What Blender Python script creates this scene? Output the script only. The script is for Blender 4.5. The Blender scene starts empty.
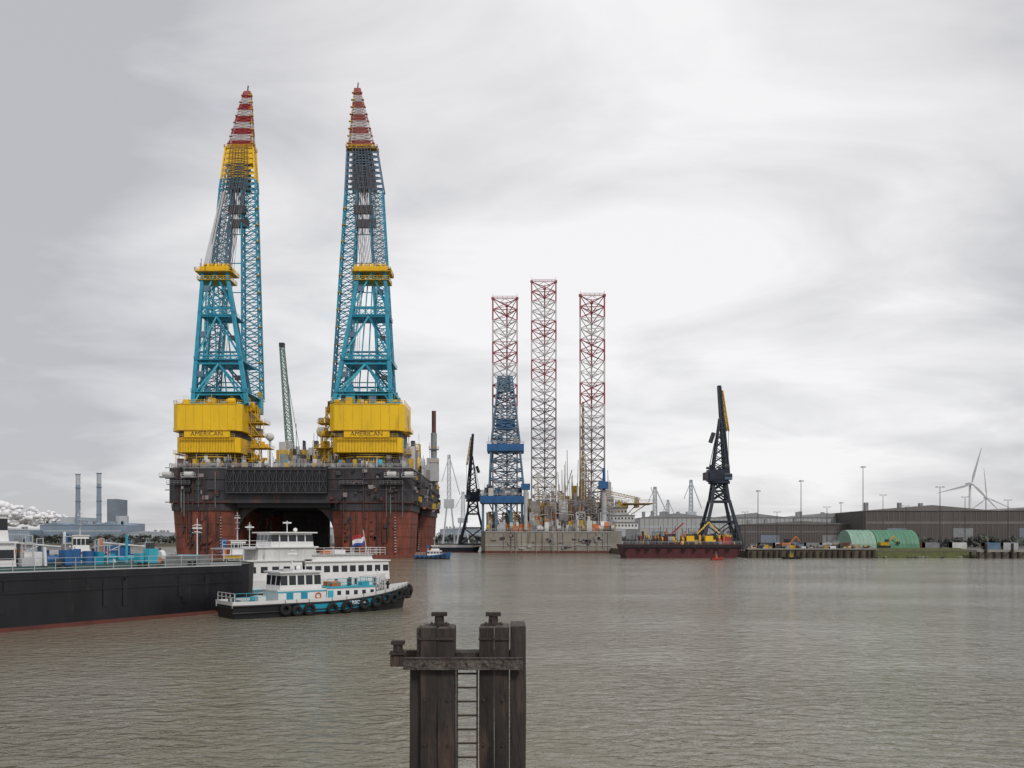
import bpy, math, random
from mathutils import Vector, Matrix, Euler
rng = random.Random(7)
scene = bpy.context.scene
F = 853.33; CAMH = 7.0
def at(px, py, d):            # bearing/elevation survey -> world position at range d
    return Vector(((px-512)*d/F, d, CAMH-(py-538)*d/F))
def ax(px, d): return (px-512)*d/F
def az(py, d): return CAMH-(py-538)*d/F

# ------------------------------------------------------------------ materials
def mat(name, col, rough=.6, metal=0., var=.25, scale=.5, streak=.0, rust=0., bump=.0, seam=0., rustcol=(.11,.045,.025)):
    m = bpy.data.materials.new(name); m.use_nodes = True
    nt = m.node_tree; N = nt.nodes; L = nt.links
    bs = N['Principled BSDF']; bs.inputs['Roughness'].default_value = rough; bs.inputs['Metallic'].default_value = metal
    tc = N.new('ShaderNodeTexCoord')
    mp = N.new('ShaderNodeMapping'); mp.inputs['Scale'].default_value = (1, 1, 1-.9*streak)
    L.new(tc.outputs['Object'], mp.inputs['Vector'])
    n1 = N.new('ShaderNodeTexNoise'); n1.inputs['Scale'].default_value = scale; n1.inputs['Detail'].default_value = 7; n1.inputs['Roughness'].default_value = .65
    L.new(mp.outputs[0], n1.inputs['Vector'])
    r = N.new('ShaderNodeValToRGB'); e = r.color_ramp.elements
    e[0].position = .3; e[1].position = .7
    e[0].color = (*[c*(1-var) for c in col], 1); e[1].color = (*[min(1, c*(1+var*.5)) for c in col], 1)
    L.new(n1.outputs['Fac'], r.inputs['Fac']); out = r.outputs['Color']
    if rust > 0:
        mp2 = N.new('ShaderNodeMapping'); mp2.inputs['Scale'].default_value = (1.6, 1.6, .3); mp2.inputs['Location'].default_value = (11, 3, 5)
        L.new(tc.outputs['Object'], mp2.inputs['Vector'])
        n2 = N.new('ShaderNodeTexNoise'); n2.inputs['Scale'].default_value = scale*1.3; n2.inputs['Detail'].default_value = 8; n2.inputs['Roughness'].default_value = .7
        L.new(mp2.outputs[0], n2.inputs['Vector'])
        r2 = N.new('ShaderNodeValToRGB'); r2.color_ramp.elements[0].position = .62-rust*.25; r2.color_ramp.elements[1].position = .78-rust*.2
        L.new(n2.outputs['Fac'], r2.inputs['Fac'])
        mx = N.new('ShaderNodeMix'); mx.data_type = 'RGBA'
        L.new(r2.outputs['Color'], mx.inputs['Factor']); L.new(out, mx.inputs['A']); mx.inputs['B'].default_value = (*rustcol, 1)
        out = mx.outputs['Result']
    if seam > 0:   # plate seams
        sp = N.new('ShaderNodeSeparateXYZ'); L.new(tc.outputs['Object'], sp.inputs[0])
        ad = N.new('ShaderNodeMath'); L.new(sp.outputs['X'], ad.inputs[0]); L.new(sp.outputs['Y'], ad.inputs[1])
        cb = N.new('ShaderNodeCombineXYZ'); L.new(ad.outputs[0], cb.inputs['X']); L.new(sp.outputs['Z'], cb.inputs['Y'])
        br = N.new('ShaderNodeTexBrick'); br.inputs['Scale'].default_value = 1/seam
        br.inputs['Color1'].default_value = (1, 1, 1, 1); br.inputs['Color2'].default_value = (.8, .8, .8, 1); br.inputs['Mortar'].default_value = (.55, .55, .55, 1)
        br.inputs['Mortar Size'].default_value = .010; br.inputs['Brick Width'].default_value = 1.4; br.inputs['Row Height'].default_value = .5
        L.new(cb.outputs[0], br.inputs['Vector'])
        ml = N.new('ShaderNodeMix'); ml.data_type = 'RGBA'; ml.blend_type = 'MULTIPLY'; ml.inputs['Factor'].default_value = 1
        L.new(out, ml.inputs['A']); L.new(br.outputs['Color'], ml.inputs['B']); out = ml.outputs['Result']
    L.new(out, bs.inputs['Base Color'])
    if bump > 0:
        n3 = N.new('ShaderNodeTexNoise'); n3.inputs['Scale'].default_value = scale*5; n3.inputs['Detail'].default_value = 6
        L.new(mp.outputs[0], n3.inputs['Vector'])
        b = N.new('ShaderNodeBump'); b.inputs['Strength'].default_value = bump; b.inputs['Distance'].default_value = .1
        L.new(n3.outputs['Fac'], b.inputs['Height']); L.new(b.outputs[0], bs.inputs['Normal'])
    return m
M = dict(
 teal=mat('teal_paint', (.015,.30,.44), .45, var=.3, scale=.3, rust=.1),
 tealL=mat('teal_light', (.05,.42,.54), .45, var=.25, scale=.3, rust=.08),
 yellow=mat('yellow_paint', (.90,.56,.006), .45, var=.14, scale=.25, streak=.8, rust=.1, rustcol=(.40,.22,.02)),
 yellowD=mat('yellow_worn', (.64,.40,.015), .6, var=.4, scale=.6, rust=.25),
 hullD=mat('hull_dark', (.045,.044,.052), .6, var=.6, scale=.16, streak=.6, rust=.45, seam=9, rustcol=(.14,.065,.04)),
 hullR=mat('hull_antifouling', (.27,.078,.048), .75, var=.55, scale=.22, streak=.75, rust=.6, seam=7, rustcol=(.10,.05,.04)),
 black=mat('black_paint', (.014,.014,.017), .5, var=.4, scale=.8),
 dgrey=mat('dark_grey', (.06,.06,.068), .6, var=.4, scale=.6),
 cable=mat('wire_rope', (.10,.10,.11), .6, var=.3),
 grey=mat('grey_paint', (.27,.28,.29), .6, var=.3, scale=.5, rust=.15),
 lgrey=mat('light_grey', (.50,.51,.52), .6, var=.2, scale=.5),
 white=mat('white_paint', (.80,.80,.79), .4, var=.08, scale=.6),
 whiteD=mat('white_weathered', (.66,.66,.64), .5, var=.25, scale=.5, streak=.6, rust=.15),
 red=mat('red_paint', (.36,.035,.035), .5, var=.25, scale=.6),
 redF=mat('red_faded', (.38,.11,.09), .6, var=.35, scale=.6),
 redL=mat('leg_red', (.36,.07,.08), .6, var=.3, scale=.4),
 whiteF=mat('white_faded', (.62,.58,.57), .6, var=.25, scale=.6, rust=.15),
 legc=mat('leg_steel', (.31,.265,.26), .6, var=.3, scale=.3, rust=.25),
 blue=mat('blue_paint', (.025,.13,.33), .5, var=.3, scale=.4),
 blueG=mat('blue_grey', (.12,.21,.30), .6, var=.3, scale=.4),
 navy=mat('navy_paint', (.014,.022,.042), .5, var=.4, scale=.4),
 glass=mat('window_glass', (.02,.025,.03), .08, var=.3),
 tan=mat('tan_hull', (.38,.35,.30), .7, var=.35, scale=.12, streak=.6, rust=.3, seam=10, rustcol=(.2,.13,.09)),
 orange=mat('orange_paint', (.60,.17,.03), .5, var=.2),
 ochre=mat('ochre_gear', (.45,.33,.15), .6, var=.5, scale=.5),
 green=mat('green_sheet', (.10,.27,.17), .6, var=.2, scale=.3),
 greenP=mat('pale_green_sheet', (.26,.42,.33), .6, var=.2, scale=.3),
 greenC=mat('green_crane', (.20,.31,.27), .6, var=.3),
 tyre=mat('rubber', (.014,.014,.014), .85, var=.4, scale=5),
 mar=mat('maroon_hull', (.10,.022,.028), .6, var=.4, scale=.3, streak=.6, rust=.2),
 rustb=mat('boot_red', (.15,.045,.035), .7, var=.4, scale=.4, rust=.3),
 tanker=mat('tanker_hull', (.014,.014,.018), .33, var=.5, scale=.5, streak=.8, rust=.12, rustcol=(.05,.035,.03), bump=.2),
 deck=mat('deck_grey', (.18,.19,.19), .7, var=.4, scale=1),
 deckg=mat('deck_green', (.05,.12,.11), .7, var=.4, scale=1),
 wood=mat('old_timber', (.042,.035,.032), .85, var=.65, scale=1.6, streak=.9, rust=.5, bump=.9, rustcol=(.10,.062,.045)),
 woodL=mat('weathered_timber', (.12,.105,.092), .85, var=.6, scale=3, bump=.9, rust=.5, rustcol=(.04,.03,.026)),
 iron=mat('old_iron', (.055,.045,.042), .7, .3, var=.4, scale=3, rust=.4, bump=.5),
 quay=mat('quay_wall', (.125,.105,.075), .9, var=.5, scale=.3, streak=.8, bump=.4, rust=.3, rustcol=(.05,.055,.03)),
 conc=mat('concrete', (.30,.285,.26), .85, var=.3, scale=.3, bump=.3),
 grass=mat('grass', (.095,.105,.03), .95, var=.5, scale=.6, bump=.8),
 land=mat('land', (.15,.135,.105), .95, var=.35, scale=.05, bump=.3),
 tree=mat('distant_trees', (.12,.13,.11), .95, var=.4, scale=.2, bump=.8),
 hazeB=mat('hazed_blue_grey', (.25,.32,.40), .7, var=.15, scale=.1),  # haze paints: aerial fading is put into the base colour
 hazeL=mat('hazed_light', (.47,.51,.55), .7, var=.15, scale=.1),
 hazeD=mat('hazed_dark', (.20,.24,.29), .7, var=.2, scale=.1),
 wallL=mat('warehouse_light', (.44,.45,.45), .7, var=.15, scale=.1, streak=.8),
 wallD=mat('warehouse_dark', (.105,.09,.085), .7, var=.25, scale=.1, streak=.8),
 roofL=mat('roof_light', (.29,.295,.30), .7, var=.2, scale=.1),
 roofD=mat('roof_dark', (.18,.165,.16), .7, var=.2, scale=.1),
 flagB=mat('flag_blue', (.03,.08,.35), .8, var=.1),
 steam=mat('steam_vapour', (.88,.88,.89), 1., var=.03, scale=.1),
 )
# ------------------------------------------------------------------ mesh builder
class B:
    def __init__(s): s.v=[]; s.f=[]; s.m=[]; s.ml=[]
    def mi(s, k):
        if k not in s.ml: s.ml.append(k)
        return s.ml.index(k)
    def add(s, vs, fs, k):
        o=len(s.v); s.v += [tuple(v) for v in vs]; i=s.mi(k)
        for f in fs: s.f.append(tuple(o+a for a in f)); s.m.append(i)
    def box(s, x0,x1,y0,y1,z0,z1,k):
        s.add([(x0,y0,z0),(x1,y0,z0),(x1,y1,z0),(x0,y1,z0),(x0,y0,z1),(x1,y0,z1),(x1,y1,z1),(x0,y1,z1)],
              [(3,2,1,0),(4,5,6,7),(0,1,5,4),(1,2,6,5),(2,3,7,6),(3,0,4,7)],k)
    def hexa(s, b4, t4, k):
        s.add(list(b4)+list(t4), [(3,2,1,0),(4,5,6,7),(0,1,5,4),(1,2,6,5),(2,3,7,6),(3,0,4,7)],k)
    def prism(s, poly, z0, z1, k):
        n=len(poly); s.add([(p[0],p[1],z0) for p in poly]+[(p[0],p[1],z1) for p in poly],
           [tuple(range(n-1,-1,-1)), tuple(range(n,2*n))]+[(i,(i+1)%n,n+(i+1)%n,n+i) for i in range(n)],k)
    def tube(s, p, q, r, k, r2=None, n=4, cap=False):
        p=Vector(p); q=Vector(q); d=q-p
        if d.length<1e-6: return
        if r2 is None: r2=r
        d.normalize(); up=Vector((0,0,1)) if abs(d.z)<.95 else Vector((0,1,0))
        a=d.cross(up).normalized(); b=a.cross(d)
        vs=[]
        off=math.pi/4 if n==4 else 0
        for c,rr in ((p,r),(q,r2)):
            for i in range(n):
                t=off+2*math.pi*i/n; vs.append(c+(a*math.cos(t)+b*math.sin(t))*rr)
        fs=[(i,(i+1)%n,n+(i+1)%n,n+i) for i in range(n)]
        if cap or n>4: fs += [tuple(range(n-1,-1,-1)), tuple(range(n,2*n))]
        s.add(vs,fs,k)
    def torus(s, c, axis, R, r, k, N=16, n=8):
        c=Vector(c); axis=Vector(axis).normalized(); up=Vector((0,0,1)) if abs(axis.z)<.9 else Vector((1,0,0))
        a=axis.cross(up).normalized(); b=axis.cross(a)
        vs=[];fs=[]
        for i in range(N):
            t=2*math.pi*i/N; d=a*math.cos(t)+b*math.sin(t)
            for j in range(n):
                u=2*math.pi*j/n; vs.append(c+d*(R+r*math.cos(u))+axis*r*math.sin(u))
        for i in range(N):
            for j in range(n):
                fs.append((i*n+j,((i+1)%N)*n+j,((i+1)%N)*n+(j+1)%n,i*n+(j+1)%n))
        s.add(vs,fs,k)
    def sphere(s, c, r, k, n=12, sz=1.):
        vs=[];fs=[];m=n//2
        for i in range(m+1):
            ph=math.pi*i/m
            for j in range(n):
                t=2*math.pi*j/n; vs.append((c[0]+r*math.sin(ph)*math.cos(t),c[1]+r*math.sin(ph)*math.sin(t),c[2]+sz*r*math.cos(ph)))
        for i in range(m):
            for j in range(n): fs.append((i*n+j,(i+1)*n+j,(i+1)*n+(j+1)%n,i*n+(j+1)%n))
        s.add(vs,fs,k)
    def lattice(s, b, t, nb, wc, wb, k, x=True, horiz=True, kb=None):
        b=[Vector(p) for p in b]; t=[Vector(p) for p in t]; n=len(b)
        kf = k if callable(k) else (lambda i: k)
        for i in range(nb):
            f0=i/nb; f1=(i+1)/nb; kk=kf(i); kd = kb or kk
            A=[b[j].lerp(t[j],f0) for j in range(n)]; C=[b[j].lerp(t[j],f1) for j in range(n)]
            for j in range(n):
                s.tube(A[j],C[j],wc,kk); jj=(j+1)%n
                if horiz: s.tube(C[j],C[jj],wb,kd)
                if x: s.tube(A[j],C[jj],wb,kd); s.tube(A[jj],C[j],wb,kd)
                elif (i+j)%2: s.tube(A[j],C[jj],wb,kd)
                else: s.tube(A[jj],C[j],wb,kd)
    def rail(s, pts, h=1.1, sp=2., r=.04, k='white', rows=2):
        for p,q in zip(pts[:-1],pts[1:]):
            p=Vector(p); q=Vector(q); n=max(1,int((q-p).length/sp))
            for i in range(n+1):
                c=p.lerp(q,i/n); s.tube(c,c+Vector((0,0,h)),r,k)
            for j in range(rows):
                dz=Vector((0,0,h*(j+1)/rows)); s.tube(p+dz,q+dz,r,k)
    def ladderplat(s, x0,x1,y0,y1,z,k,kr='yellow',h=1.1,r=.05):
        s.box(x0,x1,y0,y1,z-.25,z,k); s.rail([(x0,y0,z),(x1,y0,z),(x1,y1,z),(x0,y1,z),(x0,y0,z)],h,2.,r,kr)
    def clutter(s, x0,x1,y0,y1,z,n,ks,hs=(1,4),ws=(1,5),seed=1,poles=.2):
        R=random.Random(seed)
        for i in range(n):
            x=R.uniform(x0,x1); y=R.uniform(y0,y1); h=R.uniform(*hs); w=R.uniform(*ws); d=R.uniform(*ws); k=R.choice(ks); t=R.random()
            if t<poles: s.tube((x,y,z),(x+R.uniform(-.3,.3)*h*.3,y,z+h*R.uniform(1.2,2.4)),.12*max(1,ws[0]),k)
            elif t<poles+.2: s.tube((x-w/2,y,z+h*.5),(x+w/2,y,z+h*.5),h*.4,k,n=10)
            elif t<poles+.35: s.tube((x,y,z),(x,y,z+h),w*.35,k,n=10)
            else:
                s.box(x-w/2,x+w/2,y-d/2,y+d/2,z,z+h,k)
                if R.random()<.5: s.box(x-w/3,x+w/5,y-d/3,y+d/3,z+h,z+h*1.4,R.choice(ks))
                if R.random()<.4: s.rail([(x-w/2,y-d/2,z+h),(x+w/2,y-d/2,z+h)],1.1,1.5,.05,'lgrey')
    def obj(s, name, parent=None, smooth=False):
        me=bpy.data.meshes.new(name); me.from_pydata(s.v,[],s.f)
        for k in s.ml: me.materials.append(M[k])
        me.polygons.foreach_set('material_index', s.m)
        if smooth: me.polygons.foreach_set('use_smooth',[True]*len(s.f))
        me.update(); o=bpy.data.objects.new(name,me); scene.collection.objects.link(o)
        if parent: o.parent=parent
        return o
def empty(name, loc=(0,0,0), rz=0.):
    e=bpy.data.objects.new(name,None); scene.collection.objects.link(e); e.location=loc; e.rotation_euler=(0,0,rz); return e
def text(txt, size, loc, rot, key, parent, name):
    c=bpy.data.curves.new(name,'FONT'); c.body=txt; c.size=size; c.align_x='CENTER'; c.align_y='CENTER'; c.extrude=.03
    c.materials.append(M[key]); o=bpy.data.objects.new(name,c); scene.collection.objects.link(o)
    o.location=loc; o.rotation_euler=rot; o.parent=parent; return o

# ------------------------------------------------------------------ water + land
def water():
    m=bpy.data.materials.new('harbour_water'); m.use_nodes=True; nt=m.node_tree; N=nt.nodes; L=nt.links
    bs=N['Principled BSDF']; bs.inputs['Roughness'].default_value=.07; bs.inputs['IOR'].default_value=1.34
    tc=N.new('ShaderNodeTexCoord')
    def noise(sc,det,stretch,dist=0.,rot=12):
        mp=N.new('ShaderNodeMapping'); mp.inputs['Scale'].default_value=stretch; mp.inputs['Rotation'].default_value=(0,0,math.radians(rot))
        L.new(tc.outputs['Object'],mp.inputs['Vector'])
        n=N.new('ShaderNodeTexNoise'); n.inputs['Scale'].default_value=sc; n.inputs['Detail'].default_value=det; n.inputs['Distortion'].default_value=dist
        L.new(mp.outputs[0],n.inputs['Vector']); return n
    big=noise(.02,3,(.6,1.5,1)); r=N.new('ShaderNodeValToRGB')
    r.color_ramp.elements[0].position=.35; r.color_ramp.elements[1].position=.65
    r.color_ramp.elements[0].color=(.185,.172,.122,1); r.color_ramp.elements[1].color=(.235,.220,.165,1)
    L.new(big.outputs['Fac'],r.inputs['Fac']); L.new(r.outputs['Color'],bs.inputs['Base Color'])
    a=noise(1.5,4,(.7,1.2,1),.6); b=noise(.5,3,(.7,1.1,1),.3,-18); c=noise(5.,3,(.8,1.1,1),.3,30)
    def mul(n,f):
        q=N.new('ShaderNodeMath'); q.operation='MULTIPLY'; q.inputs[1].default_value=f; L.new(n,q.inputs[0]); return q.outputs[0]
    def add(p,q2):
        q=N.new('ShaderNodeMath'); L.new(p,q.inputs[0]); L.new(q2,q.inputs[1]); return q.outputs[0]
    h=add(add(mul(a.outputs['Fac'],.27),mul(b.outputs['Fac'],.20)),mul(c.outputs['Fac'],.045))
    g=noise(.035,4,(.5,1.3,1)); mr=N.new('ShaderNodeMapRange'); mr.inputs['From Min'].default_value=.34; mr.inputs['From Max'].default_value=.66; mr.inputs['To Min'].default_value=.45; mr.inputs['To Max'].default_value=1.2
    L.new(g.outputs['Fac'],mr.inputs['Value']); q=N.new('ShaderNodeMath'); q.operation='MULTIPLY'; L.new(h,q.inputs[0]); L.new(mr.outputs[0],q.inputs[1])
    bp=N.new('ShaderNodeBump'); bp.inputs['Strength'].default_value=1.; bp.inputs['Distance'].default_value=1.
    L.new(q.outputs[0],bp.inputs['Height']); L.new(bp.outputs[0],bs.inputs['Normal'])
    M['water']=m
    b_=B(); b_.add([(-5000,-60,0),(5000,-60,0),(5000,7000,0),(-5000,7000,0)],[(0,1,2,3)],'water'); b_.obj('water')
water()
def landm():
    b=B()
    poly=[(5000,303),(5000,6900),(-5000,6900),(-5000,720),(46,720),(46,345),(82,340),(84,303)]
    b.prism([(p[0],p[1]) for p in poly],-2,2.4,'land'); b.obj('ground')
    b=B()
    x0,x1=84,ax(876,300)
    b.box(x0-1,x1,300,304,-1.5,2.9,'quay'); b.box(x0-1.3,x1+.2,299.6,304.4,2.9,3.3,'conc')
    x=x0
    while x<x1:
        w=rng.uniform(.25,.45); b.box(x-w,x+w,299.2,299.9,-1.5,rng.uniform(2.2,2.85),'wood'); x+=rng.uniform(1.8,2.8)
    b.box(45,83,342,346,-1.5,3.0,'quay')
    for x in range(88,126,8): b.tube((x,301,3.3),(x,301,4),.3,'black',n=8)
    b.clutter(x0,x1,302,312,3.0,60,['dgrey','grey','rustb','ochre','whiteD','quay','yellowD','dgrey'],(.5,1.8),(.5,2.6),91,.2)
    b.obj('quay_wall')
    b=B(); xs=[x1+i*(ax(976,300)-x1)/24 for i in range(25)]; rows=[(-.3,298.5),(.3,299.5),(1.6,302),(2.9,306),(3.3,312),(3.1,330),(2.3,345)]
    vs=[];fs=[]
    for i,x in enumerate(xs):
        for z,y in rows: vs.append((x,y+rng.uniform(-.5,.5),z+rng.uniform(-.12,.12)))
    n=len(rows)
    for i in range(24):
        for j in range(n-1): fs.append((i*n+j,(i+1)*n+j,(i+1)*n+j+1,i*n+j+1))
    b.add(vs,fs,'grass')
    for i in range(60):
        x=rng.uniform(xs[0],xs[-1]); b.sphere((x,299.6+rng.uniform(-.5,1.4),.3),rng.uniform(.2,.7),rng.choice(['conc','quay']),6,.6)
    b.obj('grass_bank')
    b=B(); xa=ax(972,296); xb=ax(1075,296)
    b.box(xa,xb,293,299,2.2,2.9,'conc'); x=xa+.5
    while x<xb:
        for y in (293.5,298): b.tube((x,y,-2),(x,y,2.2),.35,'wood',n=8)
        b.tube((x,293.4,0),(x+2.6,293.4,2.2),.14,'wood')
        x+=2.8
    b.rail([(xa,293.2,2.9),(xb,293.2,2.9)],1.1,2,.05,'grey')
    for i,x in enumerate((xa+3,xa+12,xa+22)): b.tube((x,292.6,-2),(x,292.6,5.2),.45,'wood',n=8)
    b.obj('jetty')
landm()

# ------------------------------------------------------------------ hull helper (local x = length, bow at +x)
def hull(b,L,W,top,deckz,kt,km,kb,kd,band=None,boot=.35,stern=.75,bowp=2.2,bowstart=.6,n=30,flare=.12,draft=-1.,rake=.06,inner=None):
    rows=[]
    for i in range(n+1):
        t=i/n
        if t<.12: h=stern+(1-stern)*math.sin(t/.12*math.pi/2)
        elif t<bowstart: h=1
        else: h=max(.02,1-((t-bowstart)/(1-bowstart))**bowp)
        h*=W/2; zt=top(t); zd=deckz(t); bz=band(t) if band else zt-.35
        q=[]
        for z in (draft,0.0,boot,bz,zt):
            f=(z-draft)/(zt-draft); hh=h*(1-flare*(1-f)*(1 if t<bowstart else 1+2*(t-bowstart)/(1-bowstart)))
            xx=L*t - rake*L*(1-f)*(max(0,(t-bowstart)/(1-bowstart)))**2 + .02*L*(1-f)*(1-t)**6
            q.append((xx,hh,z))
        q.append((q[4][0]-(0.1 if i==n else 0),max(.01,q[4][1]-.12),zt)); q.append((q[5][0],q[5][1],zd)); rows.append(q)
    ks=[kb,kb,km,kt,kt,inner or kt]
    for sgn in (1,-1):
        for i in range(n):
            for j in range(6):
                A,C=rows[i],rows[i+1]
                vs=[(A[j][0],sgn*A[j][1],A[j][2]),(C[j][0],sgn*C[j][1],C[j][2]),(C[j+1][0],sgn*C[j+1][1],C[j+1][2]),(A[j+1][0],sgn*A[j+1][1],A[j+1][2])]
                b.add(vs,[(0,1,2,3) if sgn<0 else (3,2,1,0)],ks[j])
    for i in range(n):
        A,C=rows[i][6],rows[i+1][6]
        b.add([(A[0],-A[1],A[2]),(C[0],-C[1],C[2]),(C[0],C[1],C[2]),(A[0],A[1],A[2])],[(0,1,2,3)],kd)
    A=rows[0]
    for j in range(4): b.add([(A[j][0],A[j][1],A[j][2]),(A[j][0],-A[j][1],A[j][2]),(A[j+1][0],-A[j+1][1],A[j+1][2]),(A[j+1][0],A[j+1][1],A[j+1][2])],[(0,1,2,3)],ks[j])
    return rows
def cabin(b,x0,x1,w,z0,z1,k,win='glass',wz=None,n=5,ne=3,taper=.15,roof='white',over=.2,frac=.75,roofh=.14):
    y0,y1=-w/2,w/2; t=taper
    b.hexa([(x0,y0,z0),(x1,y0,z0),(x1,y1,z0),(x0,y1,z0)],[(x0+t,y0+t*.5,z1),(x1-t,y0+t*.5,z1),(x1-t,y1-t*.5,z1),(x0+t,y1-t*.5,z1)],k)
    b.box(x0+t-over,x1-t+over,y0-over+t*.5,y1+over-t*.5,z1,z1+roofh,roof)
    if wz:
        za,zb=wz; L=x1-x0
        for sgn in (-1,1):
            for i in range(n):
                cx=x0+L*(i+.5)/n; hw=L/n*frac/2
                f0=(za-z0)/(z1-z0); f1=(zb-z0)/(z1-z0)
                ya=sgn*(w/2-t*.5*f0+.012); yb=sgn*(w/2-t*.5*f1+.012)
                b.add([(cx-hw,ya,za),(cx+hw,ya,za),(cx+hw,yb,zb),(cx-hw,yb,zb)],[(0,1,2,3)],win)
        for e,sx in ((x0,-1),(x1,1)):
            for i in range(ne):
                cy=y0+w*(i+.5)/ne; hw=w/ne*frac/2
                f0=(za-z0)/(z1-z0); f1=(zb-z0)/(z1-z0)
                xa=e-sx*(t*f0-.012); xb=e-sx*(t*f1-.012)
                b.add([(xa,cy-hw,za),(xa,cy+hw,za),(xb,cy+hw,zb),(xb,cy-hw,zb)],[(0,1,2,3)],win)
def mast(b,x,y,z0,z1,k='white',r=.08,yards=(.7,.85)):
    b.tube((x,y,z0),(x,y,z1),r,k,r*.6,n=6)
    for f in yards:
        z=z0+(z1-z0)*f; w=(z1-z0)*.16; b.tube((x,y-w,z),(x,y+w,z),r*.6,k); b.tube((x-w*.5,y,z+.1),(x+w*.5,y,z+.1),r*.5,k)
    b.box(x-.5,x+.5,y-.08,y+.08,z0+(z1-z0)*.78,z0+(z1-z0)*.78+.15,'white')

# ------------------------------------------------------------------ crane vessel
def vessel():
    E=empty('crane_vessel'); D=297
    X0,X1=ax(166,D),ax(411,D); zt=az(467,D); zb=az(503,D); Y1=D+118
    ch=3.
    b=B()
    b.prism([(X0+ch,D),(X1-ch,D),(X1,D+ch),(X1,Y1-ch),(X1-ch,Y1),(X0+ch,Y1),(X0,Y1-ch),(X0,D+ch)],zb,zt,'hullD')
    b.obj('upper_hull',E)
    b=B()
    cols=[(X0+.6,ax(234,D),D+.6,D+34),(ax(329,D),X1-.6,D+.6,D+34),(X0+.6,ax(225,D),D+74,D+112),(ax(338,D),X1-.6,D+74,D+112)]
    for ci,(a,c,y0,y1) in enumerate(cols):
        k=4.
        def ring(o): return [(a+k-o,y0-o),(c-k+o,y0-o),(c+o,y0+k-o),(c+o,y1-k+o),(c-k+o,y1+o),(a+k-o,y1+o),(a-o,y1-k+o),(a-o,y0+k-o)]
        lo=[(p[0],p[1],-3) for p in ring(-1.2)]; hi=[(p[0],p[1],zb) for p in ring(0)]
        b.add(lo+hi,[(i,(i+1)%8,8+(i+1)%8,8+i) for i in range(8)],'hullR')
        b.prism(ring(.3),zb-2.6,zb-.2,'hullD')
        for z in (3.2,7.5,12): b.prism([(p[0],p[1]) for p in ring(.12-1.2*(1-(z+3)/(zb+3)))],z,z+.22,'hullR')
        R=random.Random(40+ci)
        for i in range(9):
            x=a+k+1+(c-a-2*k-2)*i/8+R.uniform(-.5,.5); z0=R.uniform(1,9); b.box(x-.12,x+.12,y0-.35,y0+.9,z0,zb-2.7,R.choice(['rustb','hullR','dgrey','hullD']))
        for i in range(26):
            x=R.uniform(a+k,c-k-1.5); z=R.uniform(1.5,zb-5); b.box(x,x+R.uniform(.3,1.6),y0-.1,y0+1,z,z+R.uniform(.2,1.3),R.choice(['hullD','rustb','hullR','dgrey']))
        for z in range(2,15): b.box(c-k-1.2,c-k-.7,y0-.15,y0+1,z,z+.35,'whiteF')
    for a,c in ((X0-.4,ax(236,D)),(ax(327,D),X1+.6)):
        b.prism([(a+6,D-2),(c-6,D-2),(c,D+5),(c,Y1+12),(a,Y1+12),(a,D+5)],-5,1.1,'hullR')
    xa,xb=ax(234,D),ax(329,D)
    for yk in (D+6,D+30,D+76):
        for x,s in ((xa-.4,1),(xb+.4,-1)):
            nA=8; W_,H_=13.,11.; arc=[(x+s*W_*(1-math.sin(math.pi/2*i/nA)),zb+.2-H_*(1-math.cos(math.pi/2*i/nA))) for i in range(nA+1)]
            for i in range(nA):
                (x0,z0),(x1,z1)=arc[i],arc[i+1]
                b.hexa([(x0,yk,z0),(x1,yk,z1),(x1,yk+2.5,z1),(x0,yk+2.5,z0)],[(x0,yk,zb+.15),(x1,yk,zb+.15),(x1,yk+2.5,zb+.15),(x0,yk+2.5,zb+.15)],'hullD')
    b.box(xa+.2,xa+(xb-xa)*.60,D+62,D+64,1.2,zb-.02,'hullD'); b.box(xa+(xb-xa)*.60,xb-.2,D+62,D+64,zb-3.5,zb-.02,'hullD')  # added dark panels, stand-in for the shade deep in the underdeck opening
    b.tube((xa,D+20,2.2),(xb,D+20,2.2),1.2,'hullR',n=10)
    for i in range(12):
        y=D+3+i*9; b.box(xa,xb,y,y+.8,zb-1.5,zb-.03,'black')
    b.obj('columns_and_pontoons',E)
    b=B()
    xa,xb=ax(228,D),ax(328,D)
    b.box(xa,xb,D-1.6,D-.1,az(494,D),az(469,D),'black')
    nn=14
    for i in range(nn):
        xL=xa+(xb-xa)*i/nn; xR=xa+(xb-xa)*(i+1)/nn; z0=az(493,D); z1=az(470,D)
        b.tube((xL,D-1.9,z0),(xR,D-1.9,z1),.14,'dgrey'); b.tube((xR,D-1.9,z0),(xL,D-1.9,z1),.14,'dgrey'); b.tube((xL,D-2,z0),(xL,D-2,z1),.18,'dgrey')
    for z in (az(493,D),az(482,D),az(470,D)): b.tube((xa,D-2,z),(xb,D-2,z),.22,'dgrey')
    for z,k in ((zt-.3,'grey'),(zt-4,'dgrey'),(zt-8,'dgrey'),(zb+.3,'rustb')):
        for p,q in ((X0-.2,xa-.1),(xb+.1,X1+.2)): b.box(p,q,D-.35,D-.05,z-.15,z+.15,k)
        b.box(X1+.05,X1+.35,D+3,Y1-3,z-.15,z+.15,k)
    R=random.Random(3)
    for i in range(130):
        x=R.uniform(X0+3,X1-4)
        if xa-2<x<xb+1: continue
        z=R.uniform(zb+.5,zt-1.6); w=R.uniform(.3,2.2); h=R.uniform(.3,1.6)
        b.box(x,x+w,D-R.uniform(.4,1.4),D-.02,z,z+h,R.choice(['black','dgrey','black','grey','hullD','rustb','hullD','dgrey','legc']))
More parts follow.
